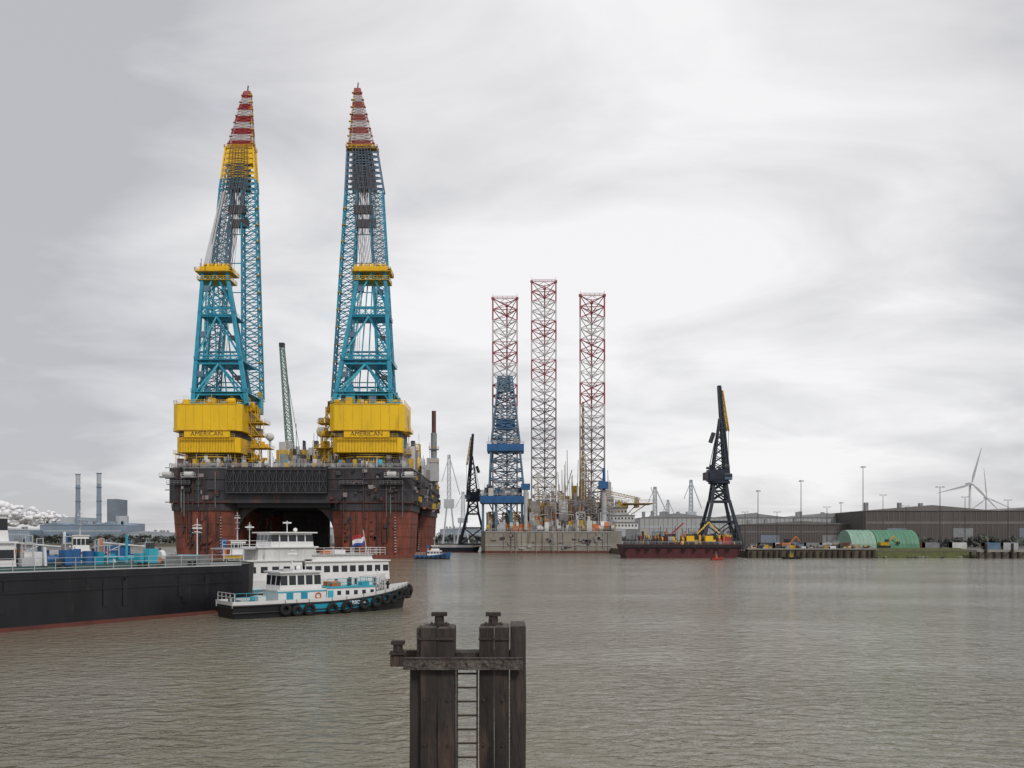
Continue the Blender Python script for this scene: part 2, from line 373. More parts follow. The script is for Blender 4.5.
    for i in range(46):
        y=R.uniform(D+4,Y1-6); z=R.uniform(zb-1,zt-1.5); b.box(X1+.02,X1+R.uniform(.4,1.6),y,y+R.uniform(.6,4),z,z+R.uniform(.4,2.5),R.choice(['black','dgrey','grey','rustb','legc','yellowD']))
    for i in range(46):
        x=R.choice([R.uniform(X0+2,xa-1),R.uniform(xb+1,X1-2)]); b.tube((x,D-.5,zb-R.uniform(0,5)),(x,D-.5,zt-R.uniform(0,3)),R.uniform(.06,.12),R.choice(['grey','dgrey','rustb','hullD','hullD']))
    for px in (180,352,392):
        x=ax(px,D); b.box(x-4,x+4,D-1.7,D-.1,zt-6.2,zt-6.,'dgrey'); b.rail([(x-4,D-1.7,zt-6),(x+4,D-1.7,zt-6)],1.1,1.3,.06,'grey')
    for x in (X0-1.5,X0+6,X1-9,X1-3):
        b.box(x,x+5,D-2.2,D-.02,zt-3.8,zt-3.3,'grey'); b.tube((x+1,D-1.4,zt-2.6),(x+4,D-1.4,zt-2.6),.9,'whiteD',n=12); b.rail([(x,D-2.2,zt-3.3),(x+5,D-2.2,zt-3.3)],1.1,1.2,.07,'whiteD')
    b.rail([(X0+1,Y1,zt),(X0+1,D+.5,zt),(X1-1,D+.5,zt),(X1-.5,Y1,zt)],1.3,1.8,.08,'lgrey',3)
    b.clutter(X0+2,X1-2,D+1.5,D+7,zt,190,['yellowD','grey','whiteD','dgrey','rustb','ochre','tealL','dgrey','black','lgrey','legc'],(.6,3.2),(.4,2.4),5,.3)
    b.clutter(X1-9,X1-1,D+10,Y1-6,zt,130,['yellowD','grey','whiteD','dgrey','blue','lgrey','dgrey','yellow','legc','black'],(1.5,9),(1.,4.5),9,.3)
    b.clutter(X0+1,X0+9,D+10,D+60,zt,50,['yellowD','grey','whiteD','dgrey','black'],(1.5,6),(1,4),19,.3)
    b.clutter(ax(256,D),ax(328,D),D+10,D+60,zt,130,['grey','whiteD','dgrey','lgrey','yellowD','white','legc','dgrey'],(1.5,9),(1,5),11,.3)
    for i in range(26):
        x=R.uniform(X0+2,X1-2); h=R.uniform(2,6); y=D+R.uniform(2,40); b.tube((x,y,zt),(x,y,zt+h),.1,R.choice(['lgrey','yellowD','dgrey']))
    b.obj('deck_fittings',E)
    b=B(); Yf=Y1-30
    xa,xb=ax(286,Yf),ax(352,Yf)
    for i in range(5):
        z=zt+i*3.1; b.box(xa+i*.6,xb-i*.6,Yf+i,Yf+24,z,z+3.0,'whiteD'); b.box(xa+i*.6-.4,xb-i*.6+.4,Yf+i-.5,Yf+24.5,z+3,z+3.1,'grey')
        for j in range(16):
            x=xa+2+(xb-xa-5)*j/15; b.box(x,x+.9,Yf+i-.06,Yf+i+.1,z+1.1,z+2.2,'glass')
    b.sphere((ax(322,D+40),D+40,az(432,D+40)),2.2,'white',16); b.tube((ax(322,D+40),D+40,zt),(ax(322,D+40),D+40,az(436,D+40)),.6,'whiteD',n=8)
    b.sphere((ax(270,D+50),D+50,az(437,D+50)),1.7,'white',16); b.tube((ax(270,D+50),D+50,zt),(ax(270,D+50),D+50,az(440,D+50)),.5,'whiteD',n=8)
    Ys=D+75; x=ax(435,Ys)-.5
    b.tube((x,Ys,zt),(x,Ys,az(433,Ys)),1.3,'grey',n=12); b.tube((x,Ys,az(433,Ys)),(x,Ys,az(411,Ys)),.95,'rustb',n=12); b.box(x-3,x+2,Ys-2,Ys+3,zt,zt+10,'lgrey')
    for z in (8,14): b.ladderplat(x-2,x+2,Ys-2,Ys+2,zt+z,'grey','yellow')
    b.lattice([(X1-6,D+55,zt),(X1-3,D+55,zt),(X1-3,D+58,zt),(X1-6,D+58,zt)],[(X1-6,D+55,zt+14),(X1-3,D+55,zt+14),(X1-3,D+58,zt+14),(X1-6,D+58,zt+14)],5,.3,.15,'yellowD')
    b.obj('accommodation_block',E)
    b=B(); Yc=D+45
    p0=at(291,458,Yc); p1=at(282,347,Yc+6)
    def sq(p,w): return [p+Vector((-w,-w,0)),p+Vector((w,-w,0)),p+Vector((w,w,0)),p+Vector((-w,w,0))]
    b.lattice(sq(p0,1.4),sq(p1,.8),18,.22,.12,'greenC'); b.tube((p0.x,Yc,zt),(p0.x,Yc,p0.z),2.2,'whiteD',n=12)
    b.box(p0.x-3,p0.x+3,Yc-3,Yc+4,p0.z-5,p0.z-1,'greenC'); b.box(p1.x-1,p1.x+1.,Yc+5,Yc+7,p1.z,p1.z+1.6,'dgrey')
    b.tube(p1,(p0.x+3,Yc+3,p0.z+2),.12,'cable')
    b.obj('deck_crane',E)

    def crane(cx,hl,hr,gb,gt,boomL,boomR,sec,tip,secmat,mir,tipm):
        C=empty('heavy_lift_crane'); D0=299
        R=random.Random(int(cx))
        Rr=(ax(hr,D0)-ax(hl,D0))/2; xc=ax((hl+hr)/2+1,D0); b=B()
        yc=D0+Rr+1
        b.tube((xc,yc,zt),(xc,yc,az(457,D0)),Rr*.86,'grey',n=40)
        for z in (az(461,D0),az(456,D0)): b.tube((xc,yc,z-.3),(xc,yc,z+.1),Rr*.98,'yellowD',n=40)
        for i in range(40):
            t=2*math.pi*i/40; b.box(xc+Rr*.9*math.cos(t)-.2,xc+Rr*.9*math.cos(t)+.2,yc+Rr*.9*math.sin(t)-.2,yc+Rr*.9*math.sin(t)+.2,zt,az(457,D0),'lgrey' if i%3 else 'yellowD')
            a0,a1=t,2*math.pi*(i+1)/40; rr=Rr*.98; z=az(456,D0)+.1
            b.rail([(xc+rr*math.cos(a0),yc+rr*math.sin(a0),z),(xc+rr*math.cos(a1),yc+rr*math.sin(a1),z)],1.2,3,.07,'yellow')
        b.tube((xc,yc,az(455.8,D0)),(xc,yc,az(450,D0)),Rr*.93,'dgrey',n=40)
        b.clutter(xc-Rr*.8,xc+Rr*.8,yc-Rr*1.05,yc-Rr*.9,zt,26,['yellowD','whiteD','grey','lgrey','dgrey'],(.8,3),(.5,2),int(cx)+5,.3)
        b.obj('pedestal',C)
        b=B(); xl,xr=ax(hl,D0),ax(hr,D0); y0=D0; y1=D0+1.5*Rr
        zA,zB,zC,zD=az(452,D0),az(437,D0),az(430.5,D0),az(403.5,D0)
        k=1.6
        b.prism([(xl+k+.9,y0+.8),(xr-k-.9,y0+.8),(xr-.9,y0+k+.8),(xr-.9,y1),(xl+.9,y1),(xl+.9,y0+k+.8)],zA,zB,'yellow')
        b.prism([(xl+k+1.3,y0+1.3),(xr-k-1.3,y0+1.3),(xr-1.3,y0+k+1.3),(xr-1.3,y1),(xl+1.3,y1),(xl+1.3,y0+k+1.3)],zB,zC,'dgrey')
        b.box((xl+xr)/2-8,(xl+xr)/2+8,y0+.3,y0+1.25,zB+.02,zC-.02,'yellow')
        b.prism([(xl+k,y0),(xr-k,y0),(xr,y0+k),(xr,y1),(xl,y1),(xl,y0+k)],zC,zD,'yellow')
        for i in range(21):
            x=xl+k+1+(xr-xl-2*k-2)*i/20; b.box(x-.1,x+.1,y0+.6,y0+.8,zA,zB,'yellowD')
        for i in range(8):
            x=xl+k+.2+(xr-xl-2*k-.4)*i/7; b.box(x-.05,x+.05,y0-.07,y0,zC+.4,zD-.5,'yellowD')
        for z in (zC+.18,zD-.25): b.box(xl+k,xr-k,y0-.12,y0,z-.12,z+.12,'yellowD')
        b.box(xl+2,xr-2,y0-.7,y0-.02,zB-.25,zB-.1,'yellowD'); b.rail([(xl+2,y0-.7,zB-.1),(xr-2,y0-.7,zB-.1)],1.1,2,.05,'yellow')
        b.rail([(xl,y1,zD),(xl,y0+k,zD),(xl+k,y0+.2,zD),(xr-k,y0+.2,zD),(xr,y0+k,zD),(xr,y1,zD)],1.3,2,.07,'yellow')
        b.clutter(xl+2,xr-2,y0+2,y0+8,zD,26,['yellow','yellowD','grey','teal','lgrey'],(.6,2.6),(.6,2.8),int(cx))
        s=1 if not mir else -1
        xs=xr if s>0 else xl
        hts=(-2.5,2.5,7,11.5,16); ws=(6.,7.5,5.,6.,3.)
        for i in range(5):
            z=zA+hts[i]; w=ws[i]
            b.ladderplat(min(xs,xs+s*w),max(xs,xs+s*w),y0+8,y0+15,z,'yellowD')
            b.tube((xs+s*(w-1),y0+8,z),(xs+s*.5,y0+8,z+4.3),.2,'yellowD'); b.tube((xs+s*(w-.5),y0+8.5,z-4.3),(xs+s*(w-.5),y0+8.5,z),.14,'yellow')
            for q in range(4):
                xq=xs+s*R.uniform(.5,w-1.6); hq=R.uniform(.8,3.2); b.box(min(xq,xq+s*1.4),max(xq,xq+s*1.4),y0+8.5+q,y0+9.8+q,z,z+hq,R.choice(['yellow','yellow','yellowD','grey','dgrey']))
        b.lattice([(xs+s*1,y0+9,zt),(xs+s*4,y0+9,zt),(xs+s*4,y0+12,zt),(xs+s*1,y0+12,zt)],[(xs+s*1,y0+9,zD),(xs+s*3,y0+9,zD),(xs+s*3,y0+12,zD),(xs+s*1,y0+12,zD)],6,.18,.1,'yellowD')
        xo=xl if s>0 else xr
        for i in range(2): b.ladderplat(min(xo,xo-s*1.6),max(xo,xo-s*1.6),y0+5,y0+14,zA+i*8,'yellowD')
        b.obj('machinery_house',C)
        text('AMERICAN',2.3,((xl+xr)/2,y0+.25,(zB+zC)/2),(math.pi/2,0,0),'navy',C,'lettering')
        b=B(); zG=404; yn,yf=D0+3,D0+26
        bn=[at(gb[0],zG,yn),at(gb[1],zG,yn)]; bf=[at(gb[0]+2,zG-8,yf),at(gb[1]+3,zG-8,yf)]
        ytop=D0+12
        tn=[at(gt[0],272,ytop),at(gt[1],272,ytop)]; tf=[at(gt[0],272,ytop+6),at(gt[1],272,ytop+6)]
        for p,q in zip(bn+bf,tn+tf): b.tube(p,q,1.0,'teal',.8)
        def lv(f): return [bn[0].lerp(tn[0],f),bn[1].lerp(tn[1],f),bf[1].lerp(tf[1],f),bf[0].lerp(tf[0],f)]
        fs=[0,.07,.3,.36,.66,.72,1]
        for f in fs:
            a=lv(f)
            for i in range(4): b.tube(a[i],a[(i+1)%4],.42,'teal')
        for f0,f1 in ((0,.3),(.07,.3),(.36,.66),(.72,1),(.3,.36),(.66,.72)):
            a,c=lv(f0),lv(f1)
            for i in range(4):
                j=(i+1)%4; mid=(c[i]+c[j])/2
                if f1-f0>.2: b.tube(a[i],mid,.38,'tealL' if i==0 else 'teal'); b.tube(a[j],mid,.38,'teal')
                else:
                    for q in range(4):
                        u0=a[i].lerp(a[j],q/4); u1=c[i].lerp(c[j],(q+1)/4); b.tube(u0,u1,.16,'teal')
        for q in range(3):
            x=(bn[0].x+bn[1].x)/2+(q-1)*3.2
            b.tube((x,yn+8,bn[0].z),((tn[0].x+tn[1].x)/2+(q-1)*1.6,ytop+2,tn[0].z),.28,'tealL')
        b.lattice([bn[0]+Vector((2,2,0)),bn[0]+Vector((3.4,2,0)),bn[0]+Vector((3.4,3.4,0)),bn[0]+Vector((2,3.4,0))],
                  [tn[0]+Vector((1,1,0)),tn[0]+Vector((2,1,0)),tn[0]+Vector((2,2,0)),tn[0]+Vector((1,2,0))],22,.12,.08,'tealL',x=False)
        z=bn[0].z
        b.clutter(bn[0].x,bn[1].x,yn+2,yf-4,z-1,46,['teal','teal','blueG','tealL','yellowD','dgrey','blueG'],(1.,6),(1,4),int(cx)+3,.3)
        a=lv(.09); b.ladderplat(a[0].x-.8,a[1].x+.8,a[0].y-1,a[2].y,a[0].z,'teal','tealL'); a=lv(.33); b.ladderplat(a[0].x-.6,a[1].x+.6,a[0].y-1,a[2].y,a[0].z,'teal','tealL')
        a=lv(.67); b.ladderplat(a[0].x-.5,a[1].x+.5,a[0].y-.6,a[2].y,a[0].z,'teal','tealL')
        for f in (.2,.5,.85):
            a=lv(f); b.box(a[0].x+.8,a[0].x+3,a[0].y-.4,a[0].y+1,a[0].z,a[0].z+2,'blueG'); b.box(a[1].x-3,a[1].x-1,a[1].y,a[1].y+1.2,a[1].z-1,a[1].z+.6,'dgrey')
        zz=tn[0].z; xa_,xb_=tn[0].x-.8,tn[1].x+.8
        b.ladderplat(xa_-1.6,xb_+1.4,ytop-2,ytop+7,zz,'yellowD','yellow',1.2,.1)
        b.box(xa_,xb_,ytop-1.,ytop+6,zz+.1,zz+1.8,'yellow')
        for q in range(7):
            x=xa_+1.+(xb_-xa_-2.)*q/6; b.tube((x-.35,ytop+2,zz+2.2),(x+.35,ytop+2,zz+2.2),1.5,'yellow' if q%2 else 'yellowD',n=14)
        b.ladderplat(xa_-.8,xb_+.8,ytop-1.6,ytop+6.5,zz-3.,'yellowD','yellow',1.2,.08)
        b.clutter(xa_-1,xb_+1,ytop-1,ytop+5,zz+.3,22,['yellow','yellowD','dgrey','yellow'],(.6,2.6),(.4,1.6),int(cx)+8,.3)
        b.obj('gantry',C)
        b=B(); yb,yt=D0+32,D0+48; dp=2.6
        def quad(x0,x1,py,y,d):
            p=at(x0,py,y); q=at(x1,py,y); v=Vector((0,d,0)); return [p-v,q-v,q+v,p+v]
        for (l0,l1,u0,u1) in (boomL,boomR):
            b.lattice(quad(l0,l1,398,yb,dp),quad(u0,u1,192,yt,2.),24,.38,.19,'teal',kb='teal')
        for i in range(1,14):
            f=i/14
            pL=at(boomL[1],398,yb).lerp(at(boomL[3],192,yt),f); pR=at(boomR[0],398,yb).lerp(at(boomR[2],192,yt),f)
            if i%2: b.tube(pL,pR,.22,'teal')
        s0=quad(sec[0],sec[1],192,yt,2.2); y2=yt+5; s1=quad(sec[2],sec[3],149,y2,2.)
        b.lattice(s0,s1,8,.38,.18,(lambda i:('teal' if i<2 else 'yellow')) if secmat=='yellowD' else (lambda i:'blueG' if i<7 else 'dgrey'))
        l=lambda a,c,f: Vector(a).lerp(Vector(c),f)
        for i in range(8):
            f0=i/8+.015; f1=(i+.75)/8
            A=[l(s0[j],s1[j],f0) for j in range(4)]; Cc=[l(s0[j],s1[j],f1) for j in range(4)]
            cA=sum(A,Vector())/4; cC=sum(Cc,Vector())/4
            kk='dgrey' if (secmat!='yellowD' or i<5) else 'yellow'; wf=.64 if kk=='dgrey' else .9
            b.hexa([cA+(a-cA)*wf for a in A],[cC+(a-cC)*wf for a in Cc],kk)
        for i in range(7):
            f=.2+.6*i/6
            b.tube(l(s0[0],s0[1],f)+Vector((0,-.5,0)),l(s1[0],s1[1],f)+Vector((0,-.5,0)),.18,'cable')
        y3=y2+5; t0=quad(tip[0],tip[1],149,y2,1.9); t1=quad(tip[2],tip[3],tip[4],y3,.6); nb=9
        b.lattice(t0,t1,nb*2,.24,.14,lambda i: tipm[(i//2)%2])
        for i in range(nb):
            f0=i/nb; f1=(i+1)/nb-.004
            A=[t0[j].lerp(t1[j],f0) for j in range(4)]; Cc=[t0[j].lerp(t1[j],f1) for j in range(4)]
            cA=sum(A,Vector())/4; cC=sum(Cc,Vector())/4
            b.hexa([cA+(a-cA)*.78 for a in A],[cC+(a-cC)*.78 for a in Cc],tipm[i%2])
        top=sum(t1,Vector())/4
        b.tube(top,top+Vector((.3,0,3)),.3,'rustb'); b.box(top.x-1.2,top.x+1.4,y3-1,y3+1,top.z-1.5,top.z+.4,'redF')
        for i in range(8):
            f=(i+.5)/8; sdt=0 if mir else 1
            p=t0[sdt].lerp(t1[sdt],f); b.box(p.x-.8,p.x+.8,p.y-.6,p.y+.6,p.z-.12,p.z+.12,'yellowD'); b.tube(p,p+Vector((0,0,1.6)),.12,'yellowD')
            p=t0[1-sdt].lerp(t1[1-sdt],f); b.box(p.x-.5,p.x+.5,p.y-.6,p.y+.6,p.z-.12,p.z+.12,'redF')
        for i in range(12):
            f=i/12; p=at(boomL[0] if mir else boomR[1],398,yb-3).lerp(at(boomL[2] if mir else boomR[3],192,yt-3),f)
            b.box(p.x-.8,p.x+.8,p.y-.6,p.y+.6,p.z-.12,p.z+.12,'yellowD'); b.tube(p,p+Vector((0,0,1.4)),.09,'yellowD')
        a=quad(sec[2]-1,sec[3]+1,150,y2,2.4); b.ladderplat(a[0].x,a[1].x,a[0].y,a[2].y,a[0].z,'yellowD','yellow',1.2,.1)
        b.obj('boom',C)
        b=B()
        for q in range(18):
            f=q/17
            p=at(sec[2]+2+(sec[3]-sec[2]-6)*f,158+rng.uniform(0,12),y2-2.4); g=Vector((xa_+.8+(xb_-xa_-1.6)*f,ytop+4,zz+2.6))
            b.tube(p,g,.13,'cable')
        for q in range(12):
            f=q/11; p=at(sec[0]+9+(sec[1]-sec[0]-18)*f,165,y2-2.8); g=at(sec[0]+9+(sec[1]-sec[0]-18)*f,222+rng.uniform(-14,18),yt-4)
            b.tube(p,g,.2,'cable')
        for (e0,e1,p0_,p1_) in ((8,-11,206,214),(11,-8,220,228)):
            g0=at(sec[0]+e0,p0_,yt-4); g1=at(sec[1]+e1,p1_,yt-4); b.box(g0.x,g1.x,yt-5,yt-3.4,g1.z,g0.z,'dgrey')
        pp=at(sec[0]+1,192,yt-2.4); gg=Vector(((xa_+.2) if not mir else (xb_-1.),ytop+2,zz+2))
        if not mir:
            for o in (0,.5,1.,1.5): b.tube(pp+Vector((o,0,0)),gg+Vector((o,0,0)),.32,'lgrey')
        for q in range(6):
            p=at(sec[0]+12+2*q,170,y2-2); b.tube(p,(p.x,yb-6,az(396,yb-6)),.08,'cable')
        b.obj('ropes',C)
    crane(209,172,241,(193,247),(203,227),(202,218,221,233),(244,262,243,256.5),(221,257,227,254.5),(229,254,244,251,93),'yellowD',False,('red','whiteF'))
    crane(370,329,404,(334,391),(359,385),(333,350,346,358),(379,395,370,383),(346,384,348,377),(349,375,354.5,360.5,90),'dgrey',True,('redF','whiteF'))
vessel()

# ------------------------------------------------------------------ jack-up rig
def jackup():
    E=empty('jack_up_rig'); D=398; b=B()
    x0,x1=ax(481,D),ax(624,D); zt=az(531,D)
    b.prism([(x0+2,D),(x1-6,D),(x1,D+8),(x1-4,D+46),((x0+x1)/2+9,D+70),((x0+x1)/2-9,D+70),(x0,D+46),(x0,D+3)],-2,zt,'tan')
    b.prism([(x0+1.8,D-.15),(x1-5.9,D-.15),(x1+.2,D+7.9),(x1+.2,D+9),(x0-.1,D+9),(x0-.1,D+2.9)],-2,1.0,'rustb')
    for z in (3.5,zt-.4): b.box(x0+2,x1-6,D-.3,D-.01,z-.15,z+.15,'lgrey')
    R=random.Random(8)
    for i in range(22):
        x=x0+3+(x1-x0-10)*R.random(); b.box(x-.15,x+.15,D-.5,D-.01,R.uniform(0,3),zt-.6,R.choice(['legc','tan','grey']))
    for i in range(30):
        x=x0+3+(x1-x0-12)*R.random(); z=R.uniform(1.5,zt-2.); b.box(x,x+R.uniform(.5,3),D-.6,D-.01,z,z+R.uniform(.3,1.4),R.choice(['legc','tan','grey','lgrey','dgrey']))
    b.rail([(x0+2,D+.2,zt),(x1-6,D+.2,zt),(x1,D+8,zt)],1.3,2,.08,'lgrey')
    b.obj('hull',E)
    for px,pt,d in ((505,301,D+10),(543.5,284,D+56),(591.5,298,D+12)):
        w=12.*d/F
        c=at(px,pt,d); zb=-2.; h=c.z-zb; nb=int(h/5.)
        base=[Vector((c.x-w,d-4,zb)),Vector((c.x+w,d-4,zb)),Vector((c.x+w*.15,d+9,zb))]
        topp=[Vector((v.x,v.y,c.z)) for v in base]
        nr=12
        def kf(i,nb=nb,nr=nr):
            j=nb-1-i
            return ('redL' if (j//2)%2==0 else 'whiteF') if j<nr else 'legc'
        b=B(); b.lattice(base,topp,nb,.5,.2,kf)
        for i in range(nb):
            f=(i+1)/nb; A=[base[j].lerp(topp[j],f) for j in range(3)]
            for j in range(3): b.tube((A[j]+A[(j+1)%3])/2,(A[(j+1)%3]+A[(j+2)%3])/2,.12,kf(i))
        for v in topp: b.box(v.x-.7,v.x+.7,v.y-.7,v.y+.7,v.z-.3,v.z+.6,'redL'); b.tube(v,v+Vector((0,0,2.4)),.1,'redL')
        b.rail([topp[0],topp[1]],1.2,2,.1,'redL')
        for v in base:
            kk='lgrey' if px>580 else 'ochre'
            b.lattice([(v.x-2,v.y-2,zt),(v.x+2,v.y-2,zt),(v.x+2,v.y+2,zt),(v.x-2,v.y+2,zt)],[(v.x-2,v.y-2,zt+9),(v.x+2,v.y-2,zt+9),(v.x+2,v.y+2,zt+9),(v.x-2,v.y+2,zt+9)],3,.4,.25,kk)
            b.box(v.x-1.5,v.x+1.5,v.y-1.4,v.y+1.4,zt+.5,zt+7.6,'legc')
        b.obj('leg',E)
    b=B(); dy=D+2
    def sq(px0,px1,py,dep):
        p=at(px0,py,dy); q=at(px1,py,dy); w=dep; return [p,q,q+Vector((0,w,0)),p+Vector((0,w,0))]
    b.lattice(sq(489,524,488,15),sq(491,520,450,13),4,.55,.26,'blueG')
    b.lattice(sq(491,520,442,13),sq(499,512,376,6),10,.45,.24,'blueG')
    b.box(ax(496,dy),ax(515,dy),dy+3,dy+9,az(428,dy),az(418,dy),'blue')
    b.lattice(sq(497,511,392,7),sq(498,510,376,6),3,.5,.3,'blueG')
    b.box(ax(487,dy),ax(524,dy),dy-1,dy+14,az(451,dy),az(444,dy),'blue'); b.rail([at(487,444,dy-1),at(524,444,dy-1)],1.3,2,.12,'lgrey')
    b.box(ax(480,dy),ax(524,dy),dy-2,dy+16,az(503,dy),az(496,dy),'blue'); b.rail([at(480,496,dy-2),at(528,496,dy-2)],1.3,2,.12,'lgrey')
    b.clutter(ax(482,dy),ax(522,dy),dy-1,dy+3,az(496,dy),30,['blue','blueG','lgrey','grey','whiteD','dgrey'],(1,4),(.8,3),77,.3)
    b.clutter(ax(488,dy),ax(522,dy),dy-.5,dy+3,az(444,dy),14,['blue','blueG','lgrey','grey'],(1,3),(.8,2.4),78,.3)
    b.box(ax(484,dy),ax(520,dy),dy+4,dy+14,az(495.5,dy),az(487,dy),'blueG')
    for px in (483,496,511,522): b.tube(at(px,503,dy),at(px,532,dy),.8,'blueG')
    for px in (489,503): b.tube(at(px,503,dy),at(px+13,530,dy),.4,'blueG')
    for px in (486,493,500,507,515): b.box(ax(px,dy),ax(px+5,dy),dy+3,dy+8,zt,zt+R.uniform(4,10),R.choice(['lgrey','grey','whiteD','blueG']))
    b.tube(at(525.5,488,dy-2),at(525.5,530,dy-2),.9,'lgrey',n=8); b.box(ax(521,dy),ax(530,dy),dy-3,dy,az(490,dy),az(484,dy),'blue')
    b.box(ax(519,dy),ax(531,dy),D+.8,D+3.5,zt+.1,zt+3.4,'orange'); b.box(ax(512,dy),ax(518,dy),D+.8,D+3,zt+.1,zt+2.2,'orange')
    b.obj('derrick',E)
    b=B()
    pal=['ochre','legc','grey','lgrey','ochre','whiteD','dgrey','whiteD','yellowD','tan','legc','white','orange','lgrey']
    b.clutter(x0+3,x1-4,D+1.5,D+10,zt,280,pal,(.8,5.5),(.6,3.2),31,.3)
    b.clutter(ax(560,D+20),x1-3,D+18,D+44,zt,190,pal,(5,18),(1.5,5),37,.35)
    b.clutter(ax(526,D+20),ax(562,D+20),D+14,D+40,zt,130,pal,(3,15),(1.5,4.5),47,.35)
    for i in range(60):
        x=R.uniform(ax(526,D),x1-2); z=zt+R.uniform(2,18); y=D+R.uniform(2,20); b.tube((x,y,z),(x+R.uniform(3,10),y,z+R.uniform(-1,2)),.2,R.choice(['ochre','grey','legc','whiteD'])); b.tube((x,y,zt),(x,y,z),.15,'legc')
    a0=ax(607,D+9)
    for i,(w,k) in enumerate(((15,'white'),(13.5,'whiteD'),(10,'white'))):
        z=zt+1.+i*3.4; b.box(a0,a0+w,D+10+i*.8,D+26,z,z+3.2,k); b.box(a0-.5,a0+w+.6,D+9.4+i*.8,D+26,z+3.2,z+3.38,'grey')
        for j in range(int(w/1.6)): b.box(a0+.8+j*1.6,a0+1.5+j*1.6,D+9.9+i*.8,D+10.+i*.8,z+1.3,z+2.2,'glass')
        b.rail([(a0,D+9.5+i*.8,z+3.4),(a0+w,D+9.5+i*.8,z+3.4)],1.1,1.5,.06,'lgrey')
    b.clutter(a0,a0+16,D+11,D+20,zt+11.3,30,['ochre','yellowD','white','orange','lgrey'],(.8,3.8),(.6,2.6),49,.3)
    b.box(ax(624,D+10),ax(654,D+10),D+10,D+28,az(503,D),az(502,D),'ochre'); b.rail([at(624,502,D+9),at(654,502,D+9)],1.1,2,.09,'ochre')
    for px in (628,638,648): b.tube(at(px,503,D+12),at(618,524,D+12),.3,'ochre')
    for (p,q,k,w) in ((at(604,505,D+6),at(604,468,D+6),'blue',1.),(at(560,512,D+10),at(572,470,D+10),'lgrey',.4),(at(656,503,D+8),at(651,487,D+8),'whiteD',.3)):
        b.tube(p,q,w,k,w*.6,n=8)
    b.tube(at(604,490,D+6),at(604,531,D+6),1.3,'lgrey',n=10); b.box(ax(600,D),ax(609,D),D+3,D+8,az(488,D),az(481,D),'blue')
    def sq2(p,w): return [p+Vector((-w,-w,-w)),p+Vector((-w,w,-w)),p+Vector((w*.5,w,w)),p+Vector((w*.5,-w,w))]
    b.lattice(sq2(at(607,492,D+5),.6),sq2(at(640,499,D+5),.4),10,.12,.07,'ochre')
    p=at(583,500,D+6); q=at(583,402,D+10); b.lattice([p+Vector((-.8,0,0)),p+Vector((.8,0,0)),p+Vector((0,1.4,0))],[q+Vector((-.4,0,0)),q+Vector((.4,0,0)),q+Vector((0,.8,0))],18,.18,.1,'ochre')
    b.lattice(sq2(at(562,497,D+7),.7),sq2(at(536,474,D+7),.5),8,.15,.09,'whiteD')
    b.obj('deck_equipment',E)
jackup()

